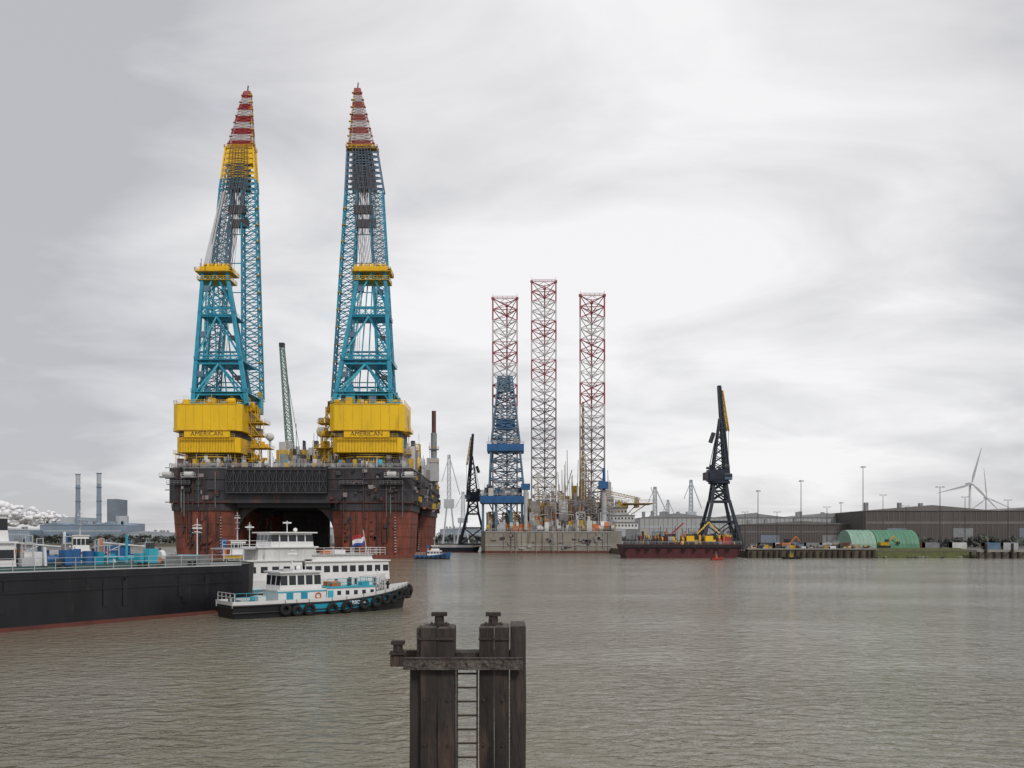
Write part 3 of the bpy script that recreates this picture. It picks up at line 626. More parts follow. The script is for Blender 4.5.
# ------------------------------------------------------------------ portal cranes
def portal(px,d,top,mirror=1,sc=1.,name='harbour_crane'):
    x=ax(px,d); E=empty(name,(x,d,3.)); E.scale=(mirror*sc,sc,sc); b=B(); H=(az(top,d)-3.)/sc
    k='navy'
    hp=H*.29; w=8.2; t=3.4
    B4=[(-w,-6,0),(w,-6,0),(w,6,0),(-w,6,0)]; T4=[(-t,-3.4,hp),(t,-3.4,hp),(t,3.4,hp),(-t,3.4,hp)]
    for p,q in zip(B4,T4): b.tube(p,q,.95,k,.8)
    for f in (.05,.55,.98):
        a=[Vector(p).lerp(Vector(q),f) for p,q in zip(B4,T4)]
        for i in range(4): b.tube(a[i],a[(i+1)%4],.6,k)
    a=[Vector(p).lerp(Vector(q),.55) for p,q in zip(B4,T4)]
    for i in range(4): b.tube(B4[i],a[(i+1)%4],.3,k); b.tube(B4[(i+1)%4],a[i],.3,k)
    for p in B4: b.box(p[0]-1.8,p[0]+1.8,p[1]-.6,p[1]+.6,-.6,.7,'dgrey')
    b.lattice([(-t,-3,hp),(t,-3,hp),(t,3,hp),(-t,3,hp)],[(-2.4,-2,hp+H*.12),(2.4,-2,hp+H*.12),(2.4,2,hp+H*.12),(-2.4,2,hp+H*.12)],2,.7,.4,k)
    z=hp+H*.12; b.tube((0,0,z-1),(0,0,z),4.4,k,n=20); b.rail([(-4,-3.6,z),(4,-3.6,z)],1.1,1.3,.07,k)
    b.box(-4.6,3.4,-3,3,z,z+4.8,k); b.box(1.5,4.6,-3.6,-1,z+.5,z+3.0,'blueG'); b.box(1.6,4.5,-3.65,-3.55,z+1.5,z+2.7,'glass'); b.box(-6.2,-4.6,-2.4,2.4,z+.5,z+3.6,'dgrey')
    b.rail([(-4.6,-3,z+4.8),(3.4,-3,z+4.8)],1.2,1.5,.08,k)
    b.clutter(-5,4,-3,-1,z+4.8,8,[k,'dgrey'],(.6,2),(.6,2),3,.3)
    zt=H*.80
    for s in (-1,1):
        P0,P1,Q0,Q1=Vector((-2.6,s*2,z+4.6)),Vector((.2,s*1,zt)),Vector((2.6,s*2,z+4.6)),Vector((.6,s*1,zt))
        b.tube(P0,P1,.55,k,.4); b.tube(Q0,Q1,.45,k,.35)
        for i in range(7):
            f=i/7; f1=(i+1)/7
            b.tube(P0.lerp(P1,f),Q0.lerp(Q1,f1),.2,k); b.tube(Q0.lerp(Q1,f),P0.lerp(P1,f1),.2,k)
    b.lattice([(2.2,-1.6,z+2),(4.,-1.6,z+2),(4.,1.6,z+2),(2.2,1.6,z+2)],[(-.4,-.5,H),(.5,-.5,H),(.5,.5,H),(-.4,.5,H)],16,.42,.22,k)
    b.hexa([(1.9,-.8,H*.62),(3.0,-.8,H*.62),(3.0,.8,H*.62),(1.9,.8,H*.62)],[(.1,-.6,H*.98),(.9,-.6,H*.98),(.9,.6,H*.98),(.1,.6,H*.98)],k)
    b.lattice([(3.2,-.5,H*.72),(4.1,-.5,H*.72),(4.1,.5,H*.72),(3.2,.5,H*.72)],[(.6,-.5,H*.97),(1.5,-.5,H*.97),(1.5,.5,H*.97),(.6,.5,H*.97)],7,.22,.14,'yellowD')
    b.tube((-2.2,0,zt-6),(-3.6,0,zt-10),.9,'dgrey',n=8); b.tube((3.9,0,H*.72),(3.9,0,z+4),.1,'cable'); b.tube((.3,0,zt),(-4.2,0,z+5),.18,'cable')
    b.obj('crane_structure',E); return E
portal(719,352,386)
portal(473,440,434,-1,.85)
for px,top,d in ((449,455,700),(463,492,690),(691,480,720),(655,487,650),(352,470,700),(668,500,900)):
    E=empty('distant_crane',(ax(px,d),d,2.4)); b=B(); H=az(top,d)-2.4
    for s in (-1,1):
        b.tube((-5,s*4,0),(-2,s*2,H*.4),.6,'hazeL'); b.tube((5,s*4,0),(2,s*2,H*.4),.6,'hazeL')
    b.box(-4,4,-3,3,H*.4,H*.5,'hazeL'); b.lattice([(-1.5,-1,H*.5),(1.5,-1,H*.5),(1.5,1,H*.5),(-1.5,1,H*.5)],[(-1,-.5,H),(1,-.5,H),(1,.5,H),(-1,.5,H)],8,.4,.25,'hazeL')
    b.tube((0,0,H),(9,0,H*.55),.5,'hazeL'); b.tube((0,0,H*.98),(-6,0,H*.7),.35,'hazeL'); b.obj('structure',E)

# ------------------------------------------------------------------ work barge
def barge():
    d=299; x0,x1=ax(622,d),ax(741,d); E=empty('work_barge'); b=B(); zt=az(545,d)
    b.hexa([(x0+2,d,-1),(x1-2,d,-1),(x1-2,d+16,-1),(x0+2,d+16,-1)],[(x0,d-.5,zt),(x1,d-.5,zt),(x1,d+16,zt),(x0,d+16,zt)],'mar')
    b.box(x0-.2,x1+.2,d-.9,d-.5,zt-.9,zt+.1,'black'); b.box(x0,x1,d-.5,d+16,zt,zt+.25,'rustb')
    i=x0+1
    while i<x1: b.torus((i,d-1.,zt-1.6),(0,1,0),.5,.2,'tyre',12,6); i+=rng.uniform(2.6,5)
    b.obj('hull',E); b=B()
    b.prism([(ax(628,d),d+3),(ax(662,d),d+3),(ax(662,d),d+13),(ax(628,d),d+13)],zt+.25,az(539.5,d),'dgrey')
    for i in range(14): b.tube((ax(628,d)+i*.9,d+2.8,zt),(ax(628,d)+i*.9+rng.uniform(-.5,.8),d+2.8,az(536,d)+rng.uniform(-.8,.5)),.2,rng.choice(['black','dgrey','legc']))
    b.clutter(ax(640,d),ax(738,d),d+1,d+14,zt+.25,190,['yellowD','yellow','yellow','red','mar','dgrey','rustb','black','grey','ochre','orange','dgrey'],(.5,3.4),(.4,2.4),71,.35)
    for px,k in ((671,'mar'),(693,'yellow'),(712,'yellow')):
        x=ax(px,d); b.box(x-2.4,x+2.4,d+1,d+3,zt+.25,zt+1.1,'black'); b.box(x-2.,x+1.6,d+1,d+4,zt+1.2,zt+3.2,k); b.box(x-1.6,x+.2,d+1.2,d+3.6,zt+3.2,zt+3.8,'dgrey'); b.box(x+.7,x+1.7,d+.9,d+2,zt+1.9,zt+4.,'glass')
    b.lattice([at(666,538,d+3),at(668,538,d+3),at(668,538,d+4)],[at(683,523,d+3),at(684,523,d+3),at(684,523,d+3.5)],8,.14,.08,'red')
    b.tube(at(695,536,d+3),at(709,522,d+3),.26,'yellow'); b.tube(at(709,522,d+3),at(719,533,d+3),.2,'yellow')
    for px in (676,688,701,724,732): b.tube(at(px,543,d+6),at(px+rng.uniform(-1,1),526+rng.uniform(-3,4),d+6),.14,'dgrey')
    b.rail([(x0,d-.3,zt+.2),(x1,d-.3,zt+.2)],1.1,2.2,.06,'lgrey')
    b.obj('deck_machinery',E)
barge()

# ------------------------------------------------------------------ land buildings
def shed(px0,px1,d,top,depth,wall,roof,bays,z0=2.4,doors=True,name='warehouse'):
    x0,x1=ax(px0,d),ax(px1,d); H=az(top,d); E=empty(name,((x0+x1)/2,d,z0)); w=(x1-x0)/2; h=H-z0; b=B(); he=h*.86
    n=bays; bw=2*w/n
    b.box(-w,w,0,depth,0,he,wall)
    for i in range(n):
        a=-w+i*bw; c=a+bw; m=(a+c)/2
        b.add([(a-.2,-.4,he),(m,-.4,h),(c+.2,-.4,he),(a-.2,depth,he),(m,depth,h),(c+.2,depth,he)],[(0,2,1),(3,4,5),(0,1,4,3),(1,2,5,4),(0,3,5,2)],roof)
    x=-w
    while x<w: b.box(x-.12,x+.12,-.15,0,0,he,roof); x+=w/24
    if doors:
        for i in range(n*2):
            m=-w+(i+.5)*bw/2; b.box(m-bw*.09,m+bw*.06,-.2,-.001,0,h*.45,'grey' if i%2 else 'hazeD'); b.box(m+bw*.1,m+bw*.15,-.18,-.001,1,h*.3,'glass')
        b.box(-w,w,-.12,-.001,he*.64,he*.71,'hazeL' if wall!='wallD' else 'roofD')
    R=random.Random(int(px0))
    for i in range(n*4): x=R.uniform(-w,w); b.box(x,x+1.6,6,8,he,h+R.uniform(.4,1.6),'grey')
    b.obj('building_shell',E)
shed(640,864,470,513,60,'wallL','roofL',3)
shed(866,1130,430,505,70,'wallD','roofD',2)
shed(741,864,452,521,14,'wallD','roofD',1)
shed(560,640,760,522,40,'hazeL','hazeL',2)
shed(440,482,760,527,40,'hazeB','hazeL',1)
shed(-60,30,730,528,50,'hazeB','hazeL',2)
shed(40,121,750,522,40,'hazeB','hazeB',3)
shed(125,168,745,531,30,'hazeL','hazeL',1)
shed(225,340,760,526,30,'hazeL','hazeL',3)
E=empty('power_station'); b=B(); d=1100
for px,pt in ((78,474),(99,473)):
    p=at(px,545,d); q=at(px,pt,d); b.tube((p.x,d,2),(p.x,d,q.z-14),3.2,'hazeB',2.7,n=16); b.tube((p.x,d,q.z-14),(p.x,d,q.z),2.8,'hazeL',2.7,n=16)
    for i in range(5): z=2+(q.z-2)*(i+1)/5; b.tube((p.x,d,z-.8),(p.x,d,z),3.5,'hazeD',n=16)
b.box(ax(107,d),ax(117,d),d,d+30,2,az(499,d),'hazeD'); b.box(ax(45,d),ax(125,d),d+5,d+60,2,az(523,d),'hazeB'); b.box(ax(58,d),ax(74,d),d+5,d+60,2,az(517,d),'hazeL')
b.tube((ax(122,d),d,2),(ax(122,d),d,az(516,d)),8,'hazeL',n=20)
b.obj('buildings_and_chimneys',E)
# drifting steam behind the power station: billows of small overlapping lobes
b=B(); R=random.Random(12); d=1250
for i in range(260):
    f=R.random(); px=-40+108*f; hgt=(8+18*(1-f)**.7)*R.random()**1.2; sx=.35*hgt
    c=at(px-sx,524-hgt,d+R.uniform(-30,30)); r=R.uniform(2.2,7.5)*(1.2-f*.75); n=14; m_=8
    vs=[];fs=[]
    for a in range(m_+1):
        ph=math.pi*a/m_
        for j in range(n):
            t=2*math.pi*j/n; q=1+.14*math.sin(3*t+i)*math.sin(2*ph+i)+.06*math.sin(5*t+2*i)*math.sin(ph)
            vs.append((c.x+1.3*r*q*math.sin(ph)*math.cos(t),c.y+r*q*math.sin(ph)*math.sin(t),c.z+.85*r*q*math.cos(ph)))
    for a in range(m_):
        for j in range(n): fs.append((a*n+j,(a+1)*n+j,(a+1)*n+(j+1)%n,a*n+(j+1)%n))
    b.add(vs,fs,'steam')
b.obj('steam_cloud',None,True)
for px0,px1,k in ((844,869,'greenP'),(869,911,'green')):
    d=330; E=empty('arched_storage_shelter',(ax(px0,d),d,3.0)); w=ax(px1,d)-ax(px0,d); b=B(); R_=az(530,d)-3.; n=12; prof=[(R_*1.1*math.cos(math.pi*i/n),R_*math.sin(math.pi*i/n)) for i in range(n+1)]
    vs=[(0,p[0],p[1]) for p in prof]+[(w-.3,p[0],p[1]) for p in prof]
    b.add(vs,[(i,i+1,n+2+i,n+1+i) for i in range(n)]+[tuple(range(n+1)),tuple(range(2*n+1,n,-1))],k)
    for j in range(int(w/1.6)):
        for i in range(n):
            b.tube((j*1.6,prof[i][0]*1.005,prof[i][1]*1.005),(j*1.6,prof[i+1][0]*1.005,prof[i+1][1]*1.005),.06,k)
    b.obj('shell',E)
def container(px,d,k,L=6.,z=3.0,h=2.6):
    E=empty('shipping_container',(ax(px,d),d,z)); b=B(); b.box(0,L,0,2.4,0,h,k)
    for i in range(int(L/.4)): b.box(i*.4+.1,i*.4+.26,-.06,0,.15,h-.15,k)
    for x in (0,L-.15): b.box(x,x+.15,-.09,2.49,0,h+.05,'dgrey')
    b.obj('box',E)
for px,d,k in ((775,318,'whiteD'),(792,322,'blueG'),(806,320,'grey'),(822,316,'lgrey'),(835,322,'rustb'),(760,325,'dgrey'),(925,335,'grey'),(952,340,'whiteD'),(985,325,'blueG'),(1003,325,'lgrey'),(914,345,'rustb')): container(px,d,k,z=2.6)
def excavator(px,d,k,z=2.6):
    E=empty('excavator',(ax(px,d),d,z)); b=B()
    b.box(-2,2,-1.3,-.6,0,.9,'black'); b.box(-2,2,.6,1.3,0,.9,'black'); b.box(-1.8,1.4,-1.2,1.2,1,2.3,k); b.box(.2,1.4,-1.2,-.1,2.3,3.3,'glass')
    b.tube((1.2,0,1.8),(3.6,0,4.6),.28,k); b.tube((3.6,0,4.6),(5.4,0,2.4),.22,k); b.box(5,5.9,-.5,.5,1.6,2.5,'dgrey'); b.obj('body',E)
excavator(786,308,'orange',3.0); excavator(884,322,'yellowD',3.2)
def lamp(px,top,d,arms=2,z=2.6):
    E=empty('street_lamp',(ax(px,d),d,z)); b=B(); H=az(top,d)-z
    b.tube((0,0,0),(0,0,H),.2,'dgrey',.11,n=8)
    if arms==2: b.tube((-1.2,0,H),(1.2,0,H),.08,'dgrey'); [b.box(s*1.2-.45,s*1.2+.45,-.25,.25,H-.12,H+.12,'dgrey') for s in (-1,1)]
    else:
        b.torus((0,0,H-.4),(0,0,1),.6,.08,'dgrey',12,5); [b.box(.8*math.cos(a)-.2,.8*math.cos(a)+.2,.8*math.sin(a)-.2,.8*math.sin(a)+.2,H-.6,H-.2,'grey') for a in (0,2,4)]
    b.obj('pole',E)
for a in ((758,490,335,3),(801,480,330,3),(863,466,328,3),(883,495,400,2),(841,502,390,3),(940,487,312,2),(906,506,400,2),(827,507,380,2),(777,512,380,2),(965,497,380,2),(1008,500,380,2),(745,512,400,2)): lamp(*a)
def turbine(px,py,d,bl,ang,k='white'):
    hub=at(px,py,d); E=empty('wind_turbine',(hub.x,d,2.4)); b=B(); h=hub.z-2.4
    b.tube((0,0,0),(0,0,h),1.9,k,1.1,n=14); b.hexa([(-1.5,-3,h-1.2),(1.5,-3,h-1.2),(1.5,7,h-1.2),(-1.5,7,h-1.2)],[(-1.2,-3,h+1.6),(1.2,-3,h+1.6),(1.2,7,h+1.4),(-1.2,7,h+1.4)],k); b.sphere((0,-3.6,h),1.6,k)
    for q in range(3):
        t=math.radians(ang+120*q); u=Vector((math.cos(t),0,math.sin(t))); n=Vector((-math.sin(t),0,math.cos(t))); o=Vector((0,-3.8,h))
        st=[(0,.8),(.1,.9),(.22,1.7),(.6,1.0),(1,.15)]
        for (f0,w0),(f1,w1) in zip(st[:-1],st[1:]):
            A=o+u*bl*f0; C=o+u*bl*f1; y=Vector((0,.35,0))
            b.hexa([A-n*w0*.4-y,A+n*w0-y,A+n*w0+y,A-n*w0*.4+y],[C-n*w1*.4-y,C+n*w1-y,C+n*w1+y,C-n*w1*.4+y],'lgrey')
    b.obj('tower_and_rotor',E)
turbine(970,484,900,39,75)
turbine(986,498,1700,60,96,'hazeL')
def trees(px0,px1,d,h,seed,name='distant_trees'):
    R=random.Random(seed); b=B(); x=ax(px0,d); xe=ax(px1,d)
    while x<xe:
        hh=h*R.uniform(.5,1.1)
        for q in range(7):
            c=Vector((x+R.uniform(-3,3),d+R.uniform(-3,3),2.4+hh*R.uniform(.3,.85))); r=R.uniform(.8,2.)
            pts=[c+Vector((R.gauss(0,1),R.gauss(0,1),R.gauss(0,1)))*r*.8 for _ in range(9)]
            b.add(pts,[(0,1,2),(3,4,5),(6,7,8),(1,4,7),(2,5,8)],'tree')
        b.tube((x,d,2.4),(x,d,2.4+hh*.8),.2,'tree'); x+=R.uniform(1.5,4)
    b.obj(name)
trees(-40,240,735,8,3); trees(430,700,740,8,4); trees(900,1120,420,5,5)

# ------------------------------------------------------------------ foreground mooring dolphin
def dolphin():
    d=16.; E=empty('mooring_dolphin'); b=B()
    X=lambda p: ax(p,d); Z=lambda p: az(p,d)
    R=random.Random(2)
    def post(x0,x1,y0,y1,z0,z1,k,n=14):
        xs=[]
        for i in range(n):
            z=z0+(z1-z0)*i/(n-1); j=.007
            q=[(x0+R.uniform(-j,j),y0+R.uniform(-j,j),z),(x1+R.uniform(-j,j),y0+R.uniform(-j,j),z),(x1+R.uniform(-j,j),y1,z),(x0+R.uniform(-j,j),y1,z)]; xs.append(q)
        for i in range(n-1):
            A,C=xs[i],xs[i+1]
            for e in range(4): b.add([A[e],A[(e+1)%4],C[(e+1)%4],C[e]],[(0,1,2,3)],k)
        c=.03; t=xs[-1]
        b.add(t+[(x0+c,y0+c,z1+.025),(x1-c,y0+c,z1+.025),(x1-c,y1-c,z1+.025),(x0+c,y1-c,z1+.025)],[(0,1,5,4),(1,2,6,5),(2,3,7,6),(3,0,4,7),(4,5,6,7)],'woodL' if k=='wood' else k)
    post(X(420.5),X(436.6),d,d+.62,-3,Z(628),'wood'); post(X(437.2),X(454),d+.01,d+.62,-3,Z(628.6),'wood'); post(X(409),X(419.6),d+.12,d+.6,-3,Z(669),'wood')
    post(X(479),X(493.6),d,d+.62,-3,Z(628),'wood'); post(X(494.2),X(509),d+.012,d+.62,-3,Z(627.6),'wood'); post(X(510),X(526),d+.1,d+.9,-3,Z(627),'wood')
    post(X(416.5),X(419.6),d+.05,d+.5,Z(668),Z(629),'iron',3)
    b.box(X(404),X(523),d-.12,d-.012,Z(669),Z(657),'woodL'); b.box(X(391),X(522),d+.63,d+.8,Z(667),Z(655),'wood')
    b.box(X(391),X(403.8),d-.1,d+.1,Z(666),Z(655),'wood'); b.box(X(404),X(523),d-.135,d-.121,Z(658.6),Z(657.4),'iron')
    b.box(X(454.4),X(478.6),d+.1,d+.5,Z(660),Z(653.5),'iron')
    for x0,x1 in ((420,454),(479,509)):
        b.box(X(x0)-.01,X(x1)+.01,d-.025,d-.01,Z(640),Z(637.5),'iron')
        for px in (x0+5,x1-6):
            for py in (663,700,745): b.tube((X(px),d-.16 if py==663 else d-.03,Z(py)),(X(px),d,Z(py)),.028,'iron',n=8)
    for cx,y,py in ((438,d+.3,628),(493,d+.3,628),(398,d+.0,655)):
        x=X(cx); z=Z(py)+.02; w=.145 if py==628 else .12
        b.box(x-w*1.25,x+w*1.25,y-.14,y+.14,z,z+.035,'iron'); b.tube((x,y,z),(x,y,z+.18),.10,'iron',.085,n=14); b.box(x-w,x+w,y-.1,y+.1,z+.18,z+.25,'iron')
        for s in (-1,1): b.tube((x+s*w*.95,y-.1,z+.04),(x+s*w*.95,y-.1,z+.07),.02,'iron',n=6)
    for px in (457.,477): b.box(X(px)-.016,X(px)+.016,d+.02,d+.07,-2,Z(668),'iron')
    z=Z(674)
    while z>0:
        b.tube((X(457),d+.045,z),(X(477),d+.045,z),.019,'iron',n=8); z-=.262
    b.obj('timber_frame',E)
dolphin()

# ------------------------------------------------------------------ tanker (left)
def tanker():
    end=Vector((-23.6,84.6)); dr=Vector((.547,.837)); n=Vector((-.837,.547)); L=80; W=10.5
    c=end+n*(W/2)-dr*(L)
    E=empty('inland_tanker',(c.x,c.y,0),math.atan2(dr.y,dr.x)); b=B()
    T=lambda t: 4.4+.25*max(0,(t-.9)/.1)
    hull(b,L,W,T,lambda t:T(t)-.12,'tanker','tanker','rustb','deck',boot=.32,stern=.9,bowstart=.95,bowp=3.2,rake=.01,flare=.02,n=80)
    for z in (3.9,2.9): b.box(2,L*.95,-W/2-.1,-W/2+.05,z-.07,z+.07,'tanker')
    b.box(2,L*.95,-W/2-.06,-W/2+.1,4.4,4.5,'lgrey')
    R=random.Random(5)
    for i in range(24): x=R.uniform(20,L-5); b.box(x,x+.4,-W/2-.03,-W/2+.1,R.uniform(1,3.6),3.7,'tanker')
    b.obj('hull',E); b=B(); z=4.3
    b.rail([(2,-W/2+.15,z),(L*.95,-W/2+.15,z)],1.15,1.6,.028,'lgrey',3); b.rail([(2,W/2-.15,z),(L*.95,W/2-.15,z)],1.15,1.8,.028,'lgrey',3)
    b.box(6,L-12,-3.6,3.6,z,z+.5,'deckg')
    for y,r,k in ((-1.9,.14,'tealL'),(-1.4,.14,'tealL'),(-.9,.11,'white'),(.4,.16,'tealL'),(1.,.12,'grey')):
        b.tube((10,y,z+1.0),(L-14,y,z+1.0),r,k,n=8)
        for i in range(14): x=12+i*4.; b.tube((x,y,z+.4),(x,y,z+1),.07,'grey')
    for i in range(18):
        x=24+i*2.6; y=R.choice([-2.8,-2.4,2.4]); k=R.choice(['tealL','white','lgrey','teal','grey','blue'])
        b.tube((x,y,z+.4),(x,y,z+R.uniform(.9,1.6)),R.uniform(.18,.4),k,n=12)
        b.tube((x+1,y,z+.4),(x+1,y,z+R.uniform(1,2.1)),.05,'lgrey'); b.torus((x+1,y,z+1.5),(0,1,0),.2,.035,'red',12,5)
    b.clutter(28,L-9,-3.8,3.8,z+.5,150,['tealL','white','lgrey','grey','teal','dgrey','blue','white','tealL','black','orange'],(.3,1.3),(.25,1.1),21,.3)
    for i in range(6): x=49+i*.9; b.tube((x,-4.2,z+1.1),(x,4.2,z+1.1),.13,'tealL' if i%2 else 'lgrey',n=8); b.tube((x,-4.4,z+1.1),(x,-4.2,z+1.1),.24,'grey',n=12)
    b.tube((61,-2.6,z+.4),(61,-2.6,z+1.8),.7,'blue',n=18); b.tube((62.7,-2.2,z+.4),(62.7,-2.2,z+1.6),.5,'blue',n=18); b.box(66.5,68.6,1.4,3.2,z+.4,z+2.,'blue'); b.box(57.,58.4,-3.,-1.8,z+.4,z+1.6,'white')
    for xx in (58.5,66): b.tube((xx,1.5,z),(xx,1.5,z+2.4),.13,'white',n=8); b.tube((xx,1.5,z+2.3),(xx+4,1.0,z+1.9),.08,'whiteD',n=8); b.tube((xx,1.5,z+1.2),(xx+2.,1.3,z+2.1),.04,'white')
    for x in (59,64,68,72): mast(b,x,3.8,z,z+2.4,'lgrey',.045)
    b.box(L-10,L-5,-2,2,z,z+1.,'deck'); b.tube((L-6,-1.5,z+.6),(L-6,1.5,z+.6),.5,'tealL',n=12); mast(b,L-5,0,z,z+4.6,'white',.07)
    for s in (-1,1):
        for x in (L-9,L-14,L-30,L-45): b.tube((x,s*4.3,z),(x,s*4.3,z+.6),.18,'black',n=8); b.tube((x+.6,s*4.3,z),(x+.6,s*4.3,z+.6),.18,'black',n=8)
    b.obj('deck_gear',E); b=B()
    cabin(b,48,56.2,7.,z,z+2.3,'white',wz=(z+1.,z+1.8),n=5); cabin(b,50,56.,5.4,z+2.45,z+4.5,'white',wz=(z+3.3,z+4.2),n=5,ne=5,frac=.88)
    mast(b,54.5,0,z+4.6,z+6,'white',.07)
    b.obj('wheelhouse',E)
tanker()

# ------------------------------------------------------------------ white motor vessel behind
def whiteship():
    dr=Vector((.77,.637)).normalized(); n=Vector((-dr.y,dr.x)); st=Vector((-29.2,92.6)); W=6.; L=20.2
    c=st+n*W/2; E=empty('inland_motor_vessel',(c.x,c.y,0),math.atan2(dr.y,dr.x)); b=B()
    T=lambda t: 2.3+.6*max(0,(t-.6)/.4)
    hull(b,L,W,T,lambda t:T(t)-.5,'white','white','dgrey','deck',boot=.9,stern=.9,bowstart=.8,bowp=2.6,rake=.03)
    b.box(1,L*.84,-W/2-.06,-W/2+.1,1.2,1.32,'teal'); b.obj('hull',E); b=B()
    cabin(b,7.5,L-1.4,5.0,2.0,4.2,'white',wz=(3.0,3.75),n=10,ne=4,frac=.68)
    cabin(b,8.6,L-3.6,4.4,4.34,4.95,'white',roof='lgrey')
    cabin(b,.6,7.3,5.2,2.0,4.4,'white',wz=(3.1,3.8),n=5,ne=3,frac=.6)
    cabin(b,2.,9.2,4.4,4.54,5.9,'whiteD',roof='white',over=.25)
    cabin(b,3.6,8.8,4.2,6.04,7.55,'white',wz=(6.6,7.35),n=5,ne=4,frac=.86,over=.45)
    b.box(-1.8,3.2,-1.8,1.8,5.75,5.9,'lgrey')
    for x in (-1.6,.6,2.6):
        for y in (-1.7,1.7): b.tube((x,y,2.),(x,y,5.75),.05,'white')
    b.rail([(-1.8,-1.8,5.9),(3.2,-1.8,5.9)],.8,1.,.03,'white',2)
    b.rail([(8.8,-2.4,4.95),(L-2,-2.4,4.95),(L-2,2.4,4.95)],.9,1.1,.03,'white',3)
    mast(b,6.5,0,7.6,9.0,'white',.06); mast(b,2.4,1,5.9,8.8,'white',.05); b.sphere((7.8,.6,7.95),.25,'white')
    b.rail([(L-1.6,-2.2,2.7),(L-.3,0,2.9),(L-1.6,2.2,2.7)],1.,.8,.03,'white',3)
    b.box(12,13.4,-1.2,1.2,5.1,5.6,'white'); b.tube((15,0,5.),(15,0,5.9),.26,'lgrey',n=10); b.box(10.2,11.2,-1.6,-.8,5.,5.5,'orange')
    for i in range(4): b.tube((8.6+i*2.6,-3.05,2.2),(8.6+i*2.6,-3.05,1.1),.16,'black',n=8)
    b.obj('superstructure',E)
    fx=L-3.6; b=B(); b.tube((fx,-1.2,4.2),(fx-.8,-1.2,8.0),.04,'white',n=6)
    nx,nz=14,9
    for i in range(nx-1):
        for j in range(nz-1):
            def pt(i,j):
                u=i/(nx-1); v=j/(nz-1); return (fx-.5-u*1.7,-1.2+.22*math.sin(u*8+v*2),7.8-v*1.35-u*.75-.14*math.sin(u*6))
            b.add([pt(i,j),pt(i+1,j),pt(i+1,j+1),pt(i,j+1)],[(0,1,2,3)],('red','white','flagB')[min(2,j*3//(nz-1))])
    b.obj('ensign',E)
whiteship()

